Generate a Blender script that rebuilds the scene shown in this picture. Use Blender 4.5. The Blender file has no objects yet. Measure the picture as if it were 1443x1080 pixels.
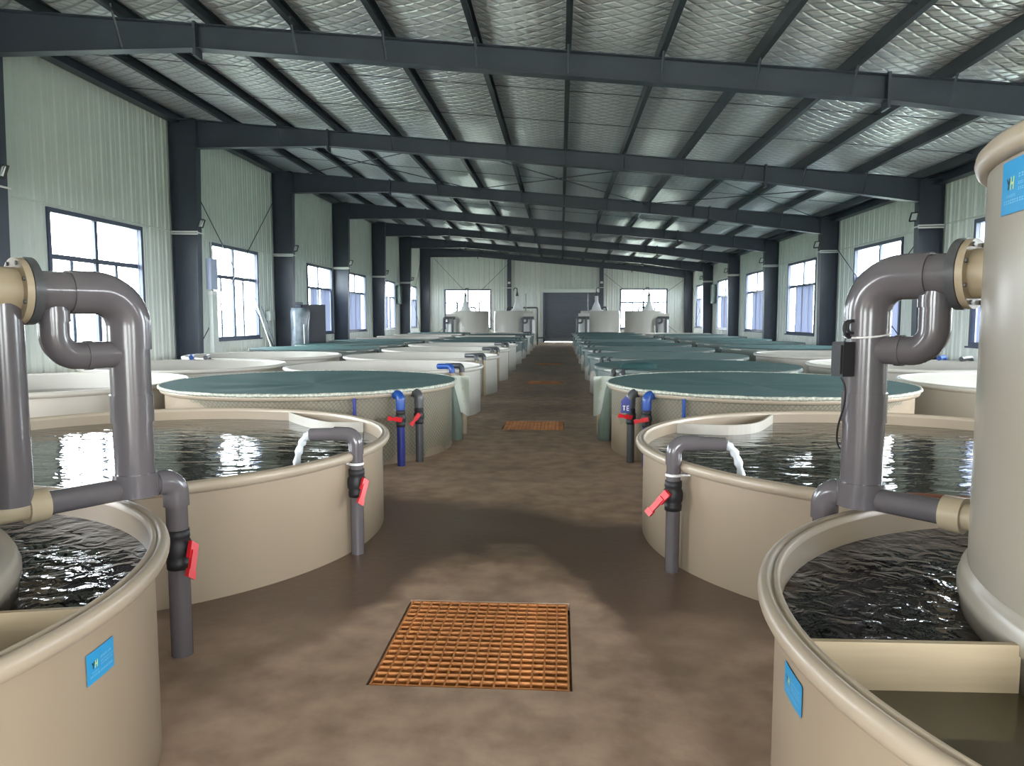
import bpy, bmesh, math, random
from mathutils import Vector, Matrix
random.seed(7)
S = bpy.context.scene
COL = S.collection
PI = math.pi
sin, cos = math.sin, math.cos

# ------------------------------------------------------------------ camera, light, exposure
F_PX, PITCH, YAW, ROLL, EYE = 1050.0, 0.087, 0.065, -0.001, 1.7
cam = bpy.data.cameras.new('camera')
cam.sensor_width = 36.0
cam.sensor_fit = 'HORIZONTAL'
cam.lens = 36.0 * F_PX / 1443.0
cam.clip_end = 500
cam_ob = bpy.data.objects.new('camera', cam)
COL.objects.link(cam_ob)
fw = Vector((-sin(YAW), cos(YAW), 0)); rt = Vector((cos(YAW), sin(YAW), 0)); up = Vector((0, 0, 1))
fw2 = fw * cos(PITCH) - up * sin(PITCH)
up2 = up * cos(PITCH) + fw * sin(PITCH)
r3 = rt * cos(ROLL) + up2 * sin(ROLL)
u3 = -rt * sin(ROLL) + up2 * cos(ROLL)
M = Matrix((r3, u3, -fw2)).transposed().to_4x4()
M.translation = Vector((0, 0, EYE))
cam_ob.matrix_world = M
S.camera = cam_ob

world = bpy.data.worlds.new('overcast_sky')
S.world = world
world.use_nodes = True
bgn = world.node_tree.nodes['Background']
bgn.inputs[0].default_value = (0.92, 0.955, 1.0, 1)
bgn.inputs[1].default_value = 30.0

S.view_settings.view_transform = 'Standard'
S.view_settings.look = 'None'
S.view_settings.exposure = 0.0
S.view_settings.gamma = 1.0
S.view_settings.use_curve_mapping = False
try:
    S.cycles.max_bounces = 9
    S.cycles.diffuse_bounces = 5
    S.cycles.glossy_bounces = 4
    S.cycles.transparent_max_bounces = 12
    S.cycles.sample_clamp_indirect = 12
    S.cycles.use_denoising = True
    S.cycles.caustics_reflective = False
    S.cycles.caustics_refractive = False
except Exception:
    pass

# ------------------------------------------------------------------ materials
def srgb(r, g, b):
    f = lambda c: (c / 12.92 if c <= 0.04045 else ((c + 0.055) / 1.055) ** 2.4)
    return (f(r / 255), f(g / 255), f(b / 255), 1)

def mat(name, col, rough=0.5, metal=0.0, spec=0.5, var=0.0, vscale=3.0, stretch=(1, 1, 1), bump=0.0, bscale=20.0,
        coord='Object', rvar=0.0):
    m = bpy.data.materials.new(name)
    m.use_nodes = True
    nt = m.node_tree
    b = nt.nodes['Principled BSDF']
    b.inputs['Base Color'].default_value = col
    b.inputs['Roughness'].default_value = rough
    b.inputs['Metallic'].default_value = metal
    b.inputs['Specular IOR Level'].default_value = spec
    if var or bump:
        tc = nt.nodes.new('ShaderNodeTexCoord')
        mp = nt.nodes.new('ShaderNodeMapping')
        mp.inputs['Scale'].default_value = stretch
        nt.links.new(tc.outputs[coord], mp.inputs[0])
        if var:
            n = nt.nodes.new('ShaderNodeTexNoise')
            n.inputs['Scale'].default_value = vscale
            n.inputs['Detail'].default_value = 5
            nt.links.new(mp.outputs[0], n.inputs['Vector'])
            r = nt.nodes.new('ShaderNodeValToRGB')
            r.color_ramp.elements[0].position = 0.3
            r.color_ramp.elements[1].position = 0.7
            lo = tuple(max(0, c * (1 - var)) for c in col[:3]) + (1,)
            hi = tuple(min(1, c * (1 + var)) for c in col[:3]) + (1,)
            r.color_ramp.elements[0].color = lo
            r.color_ramp.elements[1].color = hi
            nt.links.new(n.outputs[0], r.inputs[0])
            nt.links.new(r.outputs[0], b.inputs['Base Color'])
            if rvar:
                ma = nt.nodes.new('ShaderNodeMapRange')
                ma.inputs[3].default_value = max(0.02, rough - rvar)
                ma.inputs[4].default_value = min(1, rough + rvar)
                nt.links.new(n.outputs[0], ma.inputs[0])
                nt.links.new(ma.outputs[0], b.inputs['Roughness'])
        if bump:
            n2 = nt.nodes.new('ShaderNodeTexNoise')
            n2.inputs['Scale'].default_value = bscale
            n2.inputs['Detail'].default_value = 4
            nt.links.new(mp.outputs[0], n2.inputs['Vector'])
            bp = nt.nodes.new('ShaderNodeBump')
            bp.inputs['Strength'].default_value = bump
            bp.inputs['Distance'].default_value = 0.02
            nt.links.new(n2.outputs[0], bp.inputs['Height'])
            nt.links.new(bp.outputs[0], b.inputs['Normal'])
    return m

def floor_material():
    m = bpy.data.materials.new('damp_concrete')
    m.use_nodes = True
    nt = m.node_tree; N = nt.nodes; L = nt.links
    b = N['Principled BSDF']
    tc = N.new('ShaderNodeTexCoord')
    sx = N.new('ShaderNodeSeparateXYZ'); L.new(tc.outputs['Object'], sx.inputs[0])
    def math_(op, a, c=None, clamp=False):
        n = N.new('ShaderNodeMath'); n.operation = op; n.use_clamp = clamp
        for i, v in enumerate((a, c)):
            if v is None: continue
            if isinstance(v, (int, float)): n.inputs[i].default_value = v
            else: L.new(v, n.inputs[i])
        return n.outputs[0]
    def noise(scale, detail=5, stretch=None):
        n = N.new('ShaderNodeTexNoise'); n.inputs['Scale'].default_value = scale; n.inputs['Detail'].default_value = detail
        if stretch:
            mp = N.new('ShaderNodeMapping'); mp.inputs['Scale'].default_value = stretch
            L.new(tc.outputs['Object'], mp.inputs[0]); L.new(mp.outputs[0], n.inputs['Vector'])
        else:
            L.new(tc.outputs['Object'], n.inputs['Vector'])
        return n.outputs[0]
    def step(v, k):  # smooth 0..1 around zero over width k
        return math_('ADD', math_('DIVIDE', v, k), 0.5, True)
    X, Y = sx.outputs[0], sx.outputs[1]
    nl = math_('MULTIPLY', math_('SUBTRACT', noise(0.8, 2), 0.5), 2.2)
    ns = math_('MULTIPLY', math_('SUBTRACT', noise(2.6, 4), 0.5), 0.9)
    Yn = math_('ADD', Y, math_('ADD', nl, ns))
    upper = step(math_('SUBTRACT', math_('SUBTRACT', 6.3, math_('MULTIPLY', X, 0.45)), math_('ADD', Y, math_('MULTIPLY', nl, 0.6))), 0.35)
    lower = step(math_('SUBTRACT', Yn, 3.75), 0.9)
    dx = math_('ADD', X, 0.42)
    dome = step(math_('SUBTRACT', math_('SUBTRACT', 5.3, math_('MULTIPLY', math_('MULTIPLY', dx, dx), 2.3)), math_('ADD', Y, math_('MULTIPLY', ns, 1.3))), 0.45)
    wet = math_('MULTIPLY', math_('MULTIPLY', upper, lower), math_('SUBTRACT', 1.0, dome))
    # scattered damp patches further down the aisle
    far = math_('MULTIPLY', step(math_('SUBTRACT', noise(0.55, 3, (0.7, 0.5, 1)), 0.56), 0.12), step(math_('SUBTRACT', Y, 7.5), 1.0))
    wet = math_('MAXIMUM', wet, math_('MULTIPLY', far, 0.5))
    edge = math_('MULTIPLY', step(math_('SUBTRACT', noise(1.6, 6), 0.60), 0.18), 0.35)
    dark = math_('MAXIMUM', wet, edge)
    r = N.new('ShaderNodeValToRGB')
    r.color_ramp.elements[0].position = 0.25; r.color_ramp.elements[0].color = srgb(152, 128, 110)
    r.color_ramp.elements[1].position = 0.75; r.color_ramp.elements[1].color = srgb(200, 175, 154)
    L.new(noise(5.0, 12), r.inputs[0])
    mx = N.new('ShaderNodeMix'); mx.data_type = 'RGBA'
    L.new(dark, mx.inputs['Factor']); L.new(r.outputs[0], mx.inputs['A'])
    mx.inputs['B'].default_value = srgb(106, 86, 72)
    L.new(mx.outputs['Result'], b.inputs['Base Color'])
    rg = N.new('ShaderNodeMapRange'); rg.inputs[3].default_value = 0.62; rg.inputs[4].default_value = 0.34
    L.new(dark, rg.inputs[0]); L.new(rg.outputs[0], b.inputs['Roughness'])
    bp = N.new('ShaderNodeBump'); bp.inputs['Strength'].default_value = 0.25; bp.inputs['Distance'].default_value = 0.01
    L.new(noise(14, 6), bp.inputs['Height']); L.new(bp.outputs[0], b.inputs['Normal'])
    return m

def foil_material():
    m = bpy.data.materials.new('quilted_foil')
    m.use_nodes = True
    nt = m.node_tree; N = nt.nodes; L = nt.links
    b = N['Principled BSDF']
    b.inputs['Metallic'].default_value = 0.38
    b.inputs['Base Color'].default_value = (0.72, 0.755, 0.745, 1)
    b.inputs['Roughness'].default_value = 0.30
    tc = N.new('ShaderNodeTexCoord')
    hs = []
    for ang in (0.62, -0.62):
        mp = N.new('ShaderNodeMapping'); mp.inputs['Rotation'].default_value = (0, 0, ang)
        L.new(tc.outputs['Object'], mp.inputs[0])
        w = N.new('ShaderNodeTexWave'); w.bands_direction = 'Y'; w.wave_profile = 'SIN'
        w.inputs['Scale'].default_value = 1.55; w.inputs['Distortion'].default_value = 0.8
        w.inputs['Detail'].default_value = 2; w.inputs['Detail Scale'].default_value = 3
        L.new(mp.outputs[0], w.inputs[0])
        p = N.new('ShaderNodeMath'); p.operation = 'POWER'; p.inputs[1].default_value = 9
        L.new(w.outputs['Fac'], p.inputs[0]); hs.append(p.outputs[0])
    mxm = N.new('ShaderNodeMath'); mxm.operation = 'MAXIMUM'
    L.new(hs[0], mxm.inputs[0]); L.new(hs[1], mxm.inputs[1])
    n = N.new('ShaderNodeTexNoise'); n.inputs['Scale'].default_value = 5.5; n.inputs['Detail'].default_value = 5
    mp = N.new('ShaderNodeMapping'); mp.inputs['Scale'].default_value = (0.6, 1.7, 1)
    L.new(tc.outputs['Object'], mp.inputs[0]); L.new(mp.outputs[0], n.inputs['Vector'])
    s = N.new('ShaderNodeMath'); s.operation = 'MULTIPLY_ADD'; s.inputs[1].default_value = -1.1
    L.new(mxm.outputs[0], s.inputs[0]); L.new(n.outputs[0], s.inputs[2])
    bp = N.new('ShaderNodeBump'); bp.inputs['Strength'].default_value = 0.8; bp.inputs['Distance'].default_value = 0.05
    L.new(s.outputs[0], bp.inputs['Height']); L.new(bp.outputs[0], b.inputs['Normal'])
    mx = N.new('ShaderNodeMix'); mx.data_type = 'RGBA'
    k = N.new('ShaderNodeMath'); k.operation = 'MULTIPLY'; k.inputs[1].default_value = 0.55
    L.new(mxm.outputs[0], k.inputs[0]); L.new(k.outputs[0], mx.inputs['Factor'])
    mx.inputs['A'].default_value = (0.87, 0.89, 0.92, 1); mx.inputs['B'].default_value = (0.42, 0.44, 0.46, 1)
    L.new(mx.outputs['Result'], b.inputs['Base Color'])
    return m

def water_material(name, col, bump, scale, stretch=(1, 1, 1), rough=0.03):
    m = bpy.data.materials.new(name)
    m.use_nodes = True
    nt = m.node_tree; N = nt.nodes; L = nt.links
    b = N['Principled BSDF']
    b.inputs['Base Color'].default_value = col
    b.inputs['Roughness'].default_value = rough
    b.inputs['IOR'].default_value = 1.34
    tc = N.new('ShaderNodeTexCoord')
    mp = N.new('ShaderNodeMapping'); mp.inputs['Scale'].default_value = stretch
    L.new(tc.outputs['Object'], mp.inputs[0])
    n = N.new('ShaderNodeTexNoise'); n.inputs['Scale'].default_value = scale
    n.inputs['Detail'].default_value = 2.5; n.inputs['Distortion'].default_value = 0.6
    L.new(mp.outputs[0], n.inputs['Vector'])
    bp = N.new('ShaderNodeBump'); bp.inputs['Strength'].default_value = bump; bp.inputs['Distance'].default_value = 0.03
    L.new(n.outputs[0], bp.inputs['Height']); L.new(bp.outputs[0], b.inputs['Normal'])
    return m

def mix_transparent(name, col, alpha, rough=0.6, translucent=0.0, spec=0.3, weave=None):
    m = bpy.data.materials.new(name)
    m.use_nodes = True
    nt = m.node_tree; N = nt.nodes; L = nt.links
    b = N['Principled BSDF']; out = N['Material Output']
    b.inputs['Base Color'].default_value = col
    b.inputs['Roughness'].default_value = rough
    b.inputs['Specular IOR Level'].default_value = spec
    src = b.outputs[0]
    if translucent:
        t = N.new('ShaderNodeBsdfTranslucent'); t.inputs[0].default_value = col
        mx = N.new('ShaderNodeMixShader'); mx.inputs[0].default_value = translucent
        L.new(src, mx.inputs[1]); L.new(t.outputs[0], mx.inputs[2]); src = mx.outputs[0]
    tr = N.new('ShaderNodeBsdfTransparent')
    mx = N.new('ShaderNodeMixShader'); mx.inputs[0].default_value = alpha
    L.new(tr.outputs[0], mx.inputs[1]); L.new(src, mx.inputs[2])
    L.new(mx.outputs[0], out.inputs[0])
    return m

def glass_material():
    m = bpy.data.materials.new('window_glass')
    m.use_nodes = True
    nt = m.node_tree; N = nt.nodes; L = nt.links
    N.remove(N['Principled BSDF']); out = N['Material Output']
    tr = N.new('ShaderNodeBsdfTransparent'); tr.inputs[0].default_value = (0.93, 0.96, 0.97, 1)
    g = N.new('ShaderNodeBsdfGlossy'); g.inputs['Roughness'].default_value = 0.02
    mx = N.new('ShaderNodeMixShader'); mx.inputs[0].default_value = 0.06
    L.new(tr.outputs[0], mx.inputs[1]); L.new(g.outputs[0], mx.inputs[2]); L.new(mx.outputs[0], out.inputs[0])
    return m

MT = {}
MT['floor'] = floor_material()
MT['foil'] = foil_material()
MT['wall'] = mat('pale_green_wall_sheet', srgb(207, 215, 209), 0.45, var=0.04, vscale=1.2)
MT['steel'] = mat('dark_blue_grey_steel_paint', srgb(56, 64, 76), 0.42, var=0.10, vscale=2.5)
MT['purlin'] = mat('galvanised_purlin', srgb(54, 60, 68), 0.45, metal=0.2, var=0.15, vscale=3)
MT['frame'] = mat('dark_aluminium_window_frame', srgb(62, 70, 92), 0.4)
MT['reveal'] = mat('window_reveal_metal', srgb(168, 178, 205), 0.45)
MT['glass'] = glass_material()
MT['curtain'] = mix_transparent('blue_grey_curtain', srgb(168, 176, 208), 1.0, 0.8, translucent=0.06)
MT['cream'] = mat('cream_plastic', srgb(153, 138, 118), 0.45, var=0.05, vscale=1.4, stretch=(1, 1, 0.25), spec=0.45, bump=0.05, bscale=3)
MT['drum'] = mat('cool_lit_cream_drum_plastic', srgb(160, 152, 139), 0.25, var=0.06, vscale=1.5, stretch=(1, 1, 0.25), spec=0.5, bump=0.06, bscale=4)  # cream plastic; cooler light on the drums painted in as a greyer base
MT['cream_rim'] = mat('cream_plastic_rim', srgb(168, 155, 136), 0.34, var=0.04, vscale=3)
MT['cream_far'] = mat('pale_plastic_tank', srgb(190, 186, 176), 0.38, var=0.04, vscale=1.4, stretch=(1, 1, 0.3))
MT['board'] = mat('cream_partition_board', srgb(174, 158, 130), 0.45, var=0.08, vscale=4, stretch=(0.4, 1, 6))
MT['water'] = water_material('rippled_pond_water', (0.045, 0.042, 0.028, 1), 0.30, 4.0, (0.8, 1.9, 1))
MT['dark_water'] = water_material('stirred_dark_water', (0.012, 0.010, 0.007, 1), 0.5, 11.0)
MT['still_water'] = water_material('still_olive_water', (0.075, 0.066, 0.038, 1), 0.04, 3.0, rough=0.05)
MT['pipe'] = mat('grey_pvc_pipe', srgb(94, 90, 93), 0.17, var=0.06, vscale=2, spec=0.6)
MT['pipe_dark'] = mat('dark_grey_pvc_pipe', srgb(74, 76, 78), 0.3)
MT['pipe_blue'] = mat('blue_pvc_pipe', srgb(30, 74, 150), 0.3)
MT['pipe_navy'] = mat('navy_pvc_pipe', srgb(44, 54, 130), 0.3)
MT['pipe_beige'] = mat('beige_pvc_pipe', srgb(170, 156, 130), 0.35)
MT['black'] = mat('black_plastic', srgb(30, 30, 33), 0.55)
MT['red'] = mat('red_plastic_handle', srgb(214, 36, 46), 0.35)
MT['white'] = mat('white_plastic', srgb(226, 228, 226), 0.4)
MT['orange'] = mat('orange_frp_grating', srgb(204, 138, 82), 0.5, var=0.22, vscale=6)
MT['pit'] = mat('pit_concrete', srgb(80, 66, 54), 0.8)
MT['net_top'] = mix_transparent('dark_teal_netting', srgb(70, 104, 102), 0.9, 0.75, spec=0.25)
MT['net_drape'] = mix_transparent('hanging_teal_netting', srgb(84, 110, 112), 0.5, 0.75, spec=0.2)
MT['net_pale'] = mix_transparent('pale_teal_netting', srgb(112, 136, 134), 0.86, 0.7, spec=0.25)
MT['net_strand'] = mat('green_net_strands', srgb(96, 110, 98), 0.7)
MT['rope'] = mat('braided_white_green_rope', srgb(186, 190, 176), 0.7, var=0.45, vscale=38)
MT['sticker'] = mat('blue_sticker_film', srgb(38, 146, 200), 0.35)
MT['ink'] = mat('pale_blue_ink', srgb(130, 196, 226), 0.5)
MT['ink_dark'] = mat('dark_green_ink', srgb(18, 60, 66), 0.5)
MT['ink_lime'] = mat('lime_ink', srgb(190, 214, 150), 0.5)
MT['shutter'] = mat('grey_roller_shutter', srgb(98, 106, 114), 0.5, var=0.05)
MT['teal_cloth'] = mat('teal_cloth', srgb(34, 70, 70), 0.8)
MT['pale_cloth'] = mat('pale_green_plastic_sheet', srgb(196, 203, 192), 0.5)
MT['lamp_glass'] = mat('floodlight_glass', srgb(196, 204, 204), 0.25)
MT['ground'] = mat('outdoor_ground', srgb(150, 156, 140), 0.9, var=0.15, vscale=0.4)
MT['brown'] = mat('brown_hose', srgb(110, 66, 46), 0.4)
MT['stream'] = mat('falling_water', srgb(214, 222, 228), 0.12, spec=0.8, bump=0.4, bscale=30)
MT['plastic_wrap'] = mat('grey_plastic_wrap', srgb(120, 130, 138), 0.25, var=0.25, vscale=5)
MT['green_box'] = mat('green_grey_cabinet', srgb(86, 102, 94), 0.5)

# ------------------------------------------------------------------ mesh helpers
class MB:
    def __init__(self):
        self.v = []; self.f = []; self.s = []
    def add(self, vs, fs, smooth=False):
        o = len(self.v)
        self.v += [tuple(p) for p in vs]
        self.f += [tuple(i + o for i in f) for f in fs]
        self.s += [smooth] * len(fs)
        return self
    def box(self, x0, x1, y0, y1, z0, z1):
        vs = [(x, y, z) for x in (x0, x1) for y in (y0, y1) for z in (z0, z1)]
        return self.add(vs, [(0, 1, 3, 2), (4, 6, 7, 5), (0, 4, 5, 1), (2, 3, 7, 6), (0, 2, 6, 4), (1, 5, 7, 3)])
    def obox(self, c, ax, ay, az):  # oriented box: centre and half-axis vectors
        c = Vector(c); vs = []
        for i in (-1, 1):
            for j in (-1, 1):
                for k in (-1, 1):
                    vs.append(c + Vector(ax) * i + Vector(ay) * j + Vector(az) * k)
        return self.add(vs, [(0, 1, 3, 2), (4, 6, 7, 5), (0, 4, 5, 1), (2, 3, 7, 6), (0, 2, 6, 4), (1, 5, 7, 3)])
    def tube(self, pts, r, n=16, caps=True, smooth=True):
        pts = [Vector(p) for p in pts]
        rs = r if isinstance(r, (list, tuple)) else [r] * len(pts)
        t0 = (pts[1] - pts[0]).normalized()
        ref = Vector((0, 0, 1)) if abs(t0.z) < 0.9 else Vector((1, 0, 0))
        nrm = (ref - t0 * ref.dot(t0)).normalized()
        vs = []; prev = t0
        for i, p in enumerate(pts):
            a = (pts[i] - pts[i - 1]).normalized() if i else t0
            b = (pts[i + 1] - pts[i]).normalized() if i < len(pts) - 1 else a
            t = (a + b)
            t = t.normalized() if t.length > 1e-6 else a
            q = prev.rotation_difference(t); nrm = (q @ nrm).normalized(); prev = t
            bn = t.cross(nrm)
            for k in range(n):
                w = 2 * PI * k / n
                vs.append(p + (nrm * cos(w) + bn * sin(w)) * rs[i])
        m = len(pts)
        fs = [(i * n + k, i * n + (k + 1) % n, (i + 1) * n + (k + 1) % n, (i + 1) * n + k) for i in range(m - 1) for k in range(n)]
        self.add(vs, fs, smooth)
        if caps:
            self.add(vs[:n], [tuple(range(n))[::-1]]); self.add(vs[-n:], [tuple(range(n))])
        return self
    def lathe(self, prof, c=(0, 0, 0), n=64, a0=0.0, a1=2 * PI, smooth=True):
        full = abs(a1 - a0 - 2 * PI) < 1e-6
        k = n if full else n + 1
        vs = []
        for (r, z) in prof:
            for i in range(k):
                a = a0 + (a1 - a0) * i / n
                vs.append((c[0] + r * cos(a), c[1] + r * sin(a), c[2] + z))
        fs = []
        for j in range(len(prof) - 1):
            for i in range(n):
                i2 = (i + 1) % k
                fs.append((j * k + i, j * k + i2, (j + 1) * k + i2, (j + 1) * k + i))
        return self.add(vs, fs, smooth)
    def disc(self, r, z, n=64, c=(0, 0)):
        vs = [(c[0] + r * cos(2 * PI * i / n), c[1] + r * sin(2 * PI * i / n), z) for i in range(n)]
        return self.add(vs, [tuple(range(n))])
    def prism(self, poly, axis, a, b):  # poly of 2D points extruded along axis 'x','y','z'
        def P(u, v, w):
            return {'x': (w, u, v), 'y': (u, w, v), 'z': (u, v, w)}[axis]
        n = len(poly)
        vs = [P(u, v, a) for u, v in poly] + [P(u, v, b) for u, v in poly]
        fs = [tuple(range(n))[::-1], tuple(range(n, 2 * n))] + [(i, (i + 1) % n, n + (i + 1) % n, n + i) for i in range(n)]
        return self.add(vs, fs)
    def mesh(self, name, m):
        me = bpy.data.meshes.new(name)
        me.from_pydata(self.v, [], self.f)
        me.polygons.foreach_set('use_smooth', self.s)
        bm = bmesh.new(); bm.from_mesh(me)
        bmesh.ops.recalc_face_normals(bm, faces=bm.faces)
        bm.to_mesh(me); bm.free()
        me.materials.append(MT[m]); me.update()
        return me
    def build(self, name, m, parent=None, loc=(0, 0, 0)):
        return link(name, self.mesh(name, m), parent, loc)

def link(name, me, parent=None, loc=(0, 0, 0)):
    o = bpy.data.objects.new(name, me); COL.objects.link(o)
    o.location = loc
    if parent: o.parent = parent
    return o
def tag(o, label=None, cat=None, group=None, kind=None):
    if label: o['label'] = label
    if cat: o['category'] = cat
    if group: o['group'] = group
    if kind: o['kind'] = kind
    return o
def thing(name, label, cat, loc=(0, 0, 0), group=None, rz=0.0):
    o = bpy.data.objects.new(name, None); COL.objects.link(o)
    o.empty_display_size = 0.2
    o.location = loc; o.rotation_euler = (0, 0, rz)
    return tag(o, label, cat, group)
def structure(o, label=None):
    o['kind'] = 'structure'
    if label: o['label'] = label
    return o
def copy_tree(o, parent=None):
    c = o.copy(); COL.objects.link(c); c.parent = parent
    for ch in list(o.children): copy_tree(ch, c)
    return c
def arc(p0, corner, p1, r, n=8):
    # polyline p0 -> rounded corner -> p1
    p0, c, p1 = Vector(p0), Vector(corner), Vector(p1)
    d0 = (p0 - c).normalized(); d1 = (p1 - c).normalized()
    ang = d0.angle(d1)
    t = r / math.tan(ang / 2)
    a = c + d0 * t; b = c + d1 * t
    ctr = c + (d0 + d1).normalized() * (r / sin(ang / 2))
    va = a - ctr; vb = b - ctr
    pts = [p0]
    for i in range(n + 1):
        q = i / n
        w = va.angle(vb)
        pts.append(ctr + (va * sin((1 - q) * w) + vb * sin(q * w)) / sin(w))
    pts.append(p1)
    return pts
ORD = ['zeroth', 'first', 'second', 'third', 'fourth', 'fifth', 'sixth', 'seventh', 'eighth', 'ninth', 'tenth', 'eleventh', 'twelfth', 'thirteenth']

# ------------------------------------------------------------------ building shell
XL, XR = -9.9, 9.1
YN, YF = -8.35, 52.6
BAY = 6.75
FR = [11.95 + BAY * i for i in range(7)]            # visible portal frames, the last stands at the end wall
def roof_z(x): return 5.80 - 0.094 * x              # top of rafters
PUR = 0.2                                           # purlin depth
ZC = lambda x: roof_z(x) + PUR

# floor with pits under the drain grates
GX0, GX1 = -0.885, 0.05
GY = [(3.29, 4.32), (11.25, 12.22), (19.2, 20.15), (27.15, 28.1)]
fl = MB()
e = 0.012
def quad(mb, x0, x1, y0, y1, z): mb.add([(x0, y0, z), (x1, y0, z), (x1, y1, z), (x0, y1, z)], [(0, 1, 2, 3)])
quad(fl, XL - 0.2, GX0 - e, YN - 0.2, YF + 0.2, 0); quad(fl, GX1 + e, XR + 0.2, YN - 0.2, YF + 0.2, 0)
yy = YN - 0.2
for a, b in GY:
    quad(fl, GX0 - e, GX1 + e, yy, a - e, 0); yy = b + e
quad(fl, GX0 - e, GX1 + e, yy, YF + 0.2, 0)
for a, b in GY:
    x0, x1, y0, y1 = GX0 - e, GX1 + e, a - e, b + e
    fl.add([(x0, y0, 0), (x1, y0, 0), (x1, y1, 0), (x0, y1, 0), (x0, y0, -.35), (x1, y0, -.35), (x1, y1, -.35), (x0, y1, -.35)],
           [(0, 1, 5, 4), (1, 2, 6, 5), (2, 3, 7, 6), (3, 0, 4, 7), (4, 5, 6, 7)])
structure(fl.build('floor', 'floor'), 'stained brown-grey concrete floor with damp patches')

# walls of ribbed sheet. profile runs along u, ribs stand proud of the inner face
def ribs(u0, u1, period=0.36):
    pts = [(u0, 0.0)]
    k = math.ceil(u0 / period)
    while k * period < u1:
        c = k * period
        for du, d in ((-0.055, 0), (-0.03, 0.028), (0.03, 0.028), (0.055, 0), (0.15, 0), (0.16, 0.008), (0.20, 0.008), (0.21, 0)):
            if u0 < c + du < u1: pts.append((c + du, d))
        k += 1
    pts.append((u1, 0.0))
    return pts
def wall_panel(mb, axis, base, sgn, u0, u1, z0, z1):
    # z0/z1 may be callables of u
    p = ribs(u0, u1)
    f0 = z0 if callable(z0) else (lambda u: z0)
    f1 = z1 if callable(z1) else (lambda u: z1)
    vs = []
    for u, d in p:
        w = base + sgn * d
        for z in (f0(u), f1(u)):
            vs.append((w, u, z) if axis == 'x' else (u, w, z))
    mb.add(vs, [(2 * i, 2 * i + 2, 2 * i + 3, 2 * i + 1) for i in range(len(p) - 1)])
    # solid backing so that the wall has thickness
    b = base - sgn * 0.06
    q = []
    for u in (u0, u1):
        for z in (f0(u), f1(u)):
            q.append((b, u, z) if axis == 'x' else (u, b, z))
    mb.add(q, [(0, 2, 3, 1)])
ZW0, ZW1, ZTR = 1.07, 3.85, 2.92
def bay_windows(frames, special=None):
    out = []
    for i, y in enumerate(frames):
        a = y + 2.0; b = a + 3.3
        if special and i in special: a, b = special[i]
        out.append((a, b))
    return out
starts = [-8.3, -1.55, 5.2] + FR[:-1]
WIN_L = bay_windows(starts, {5: (28.75, 32.05 - 0.1)})
WIN_R = bay_windows(starts)
def long_wall(name, x, sgn, wins, label):
    mb = MB(); top = ZC(x) + 0.02
    y = YN
    for a, b in wins:
        wall_panel(mb, 'x', x, sgn, y, a, 0, top)
        wall_panel(mb, 'x', x, sgn, a, b, 0, ZW0)
        wall_panel(mb, 'x', x, sgn, a, b, ZW1, top)
        y = b
    wall_panel(mb, 'x', x, sgn, y, YF, 0, top)
    return structure(mb.build(name, 'wall'), label)
wall_l = long_wall('wall_left', XL, 1, WIN_L, 'tall pale green ribbed sheet wall on the left with windows')
wall_r = long_wall('wall_right', XR, -1, WIN_R, 'pale green ribbed sheet wall on the right with windows')
EW = [(-8.2, -4.88), (4.12, 7.4)]
DOOR = (-1.15, 2.68, 3.5)
def end_wall(name, y, sgn, label):
    mb = MB()
    top = lambda x: ZC(x) + 0.02
    xs = [(XL, EW[0][0], None), (EW[0][0], EW[0][1], 'w'), (EW[0][1], DOOR[0], None), (DOOR[0], DOOR[1], 'd'),
          (DOOR[1], EW[1][0], None), (EW[1][0], EW[1][1], 'w'), (EW[1][1], XR, None)]
    for a, b, k in xs:
        if k is None: wall_panel(mb, 'y', y, sgn, a, b, 0, top)
        elif k == 'w':
            wall_panel(mb, 'y', y, sgn, a, b, 0, 0.95); wall_panel(mb, 'y', y, sgn, a, b, 3.72, top)
        else: wall_panel(mb, 'y', y, sgn, a, b, DOOR[2], top)
    return structure(mb.build(name, 'wall'), label)
wall_f = end_wall('wall_far', YF, -1, 'pale ribbed end wall with two windows and a roller shutter')
wall_n = end_wall('wall_near', YN, 1, 'ribbed end wall behind the camera with an open doorway')

# ceiling: foil blanket sagging between purlins
px = [0.1 + 1.415 * k for k in range(-7, 7)]
px = [x for x in px if XL + 0.15 < x < XR - 0.1]
cl = MB()
edges = [XL - 0.06] + px + [XR + 0.06]
ys = [YN - 0.06 + (YF + 0.12 - YN) * i / 24 for i in range(25)]
prof = []
for a, b in zip(edges[:-1], edges[1:]):
    for i in range(6):
        t = i / 6
        x = a + (b - a) * t
        prof.append((x, ZC(x) + 0.012 - 0.07 * 4 * t * (1 - t) * min(1, (b - a) / 1.4)))
prof.append((edges[-1], ZC(edges[-1]) + 0.012))
vs = []
for x, z in prof:
    for y in ys: vs.append((x, y, z))
ny = len(ys)
cl.add(vs, [(i * ny + j, i * ny + j + 1, (i + 1) * ny + j + 1, (i + 1) * ny + j) for i in range(len(prof) - 1) for j in range(ny - 1)], True)
cl.add([(XL - .1, YN - .1, ZC(XL) + .12), (XR + .1, YN - .1, ZC(XR) + .12), (XR + .1, YF + .1, ZC(XR) + .12), (XL - .1, YF + .1, ZC(XL) + .12)], [(0, 1, 2, 3)])
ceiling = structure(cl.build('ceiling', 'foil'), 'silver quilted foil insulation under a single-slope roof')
pm = MB()
C_ = [(-0.035, 0), (0.035, 0), (0.035, 0.02), (0.029, 0.02), (0.029, 0.006), (-0.029, 0.006), (-0.029, 0.194), (0.029, 0.194), (0.029, 0.18), (0.035, 0.18), (0.035, 0.2), (-0.035, 0.2)]
pm.prism([(u * 1.25, w) for u, w in C_], 'y', YN, YF)
pmesh = pm.mesh('purlin', 'purlin')
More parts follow.
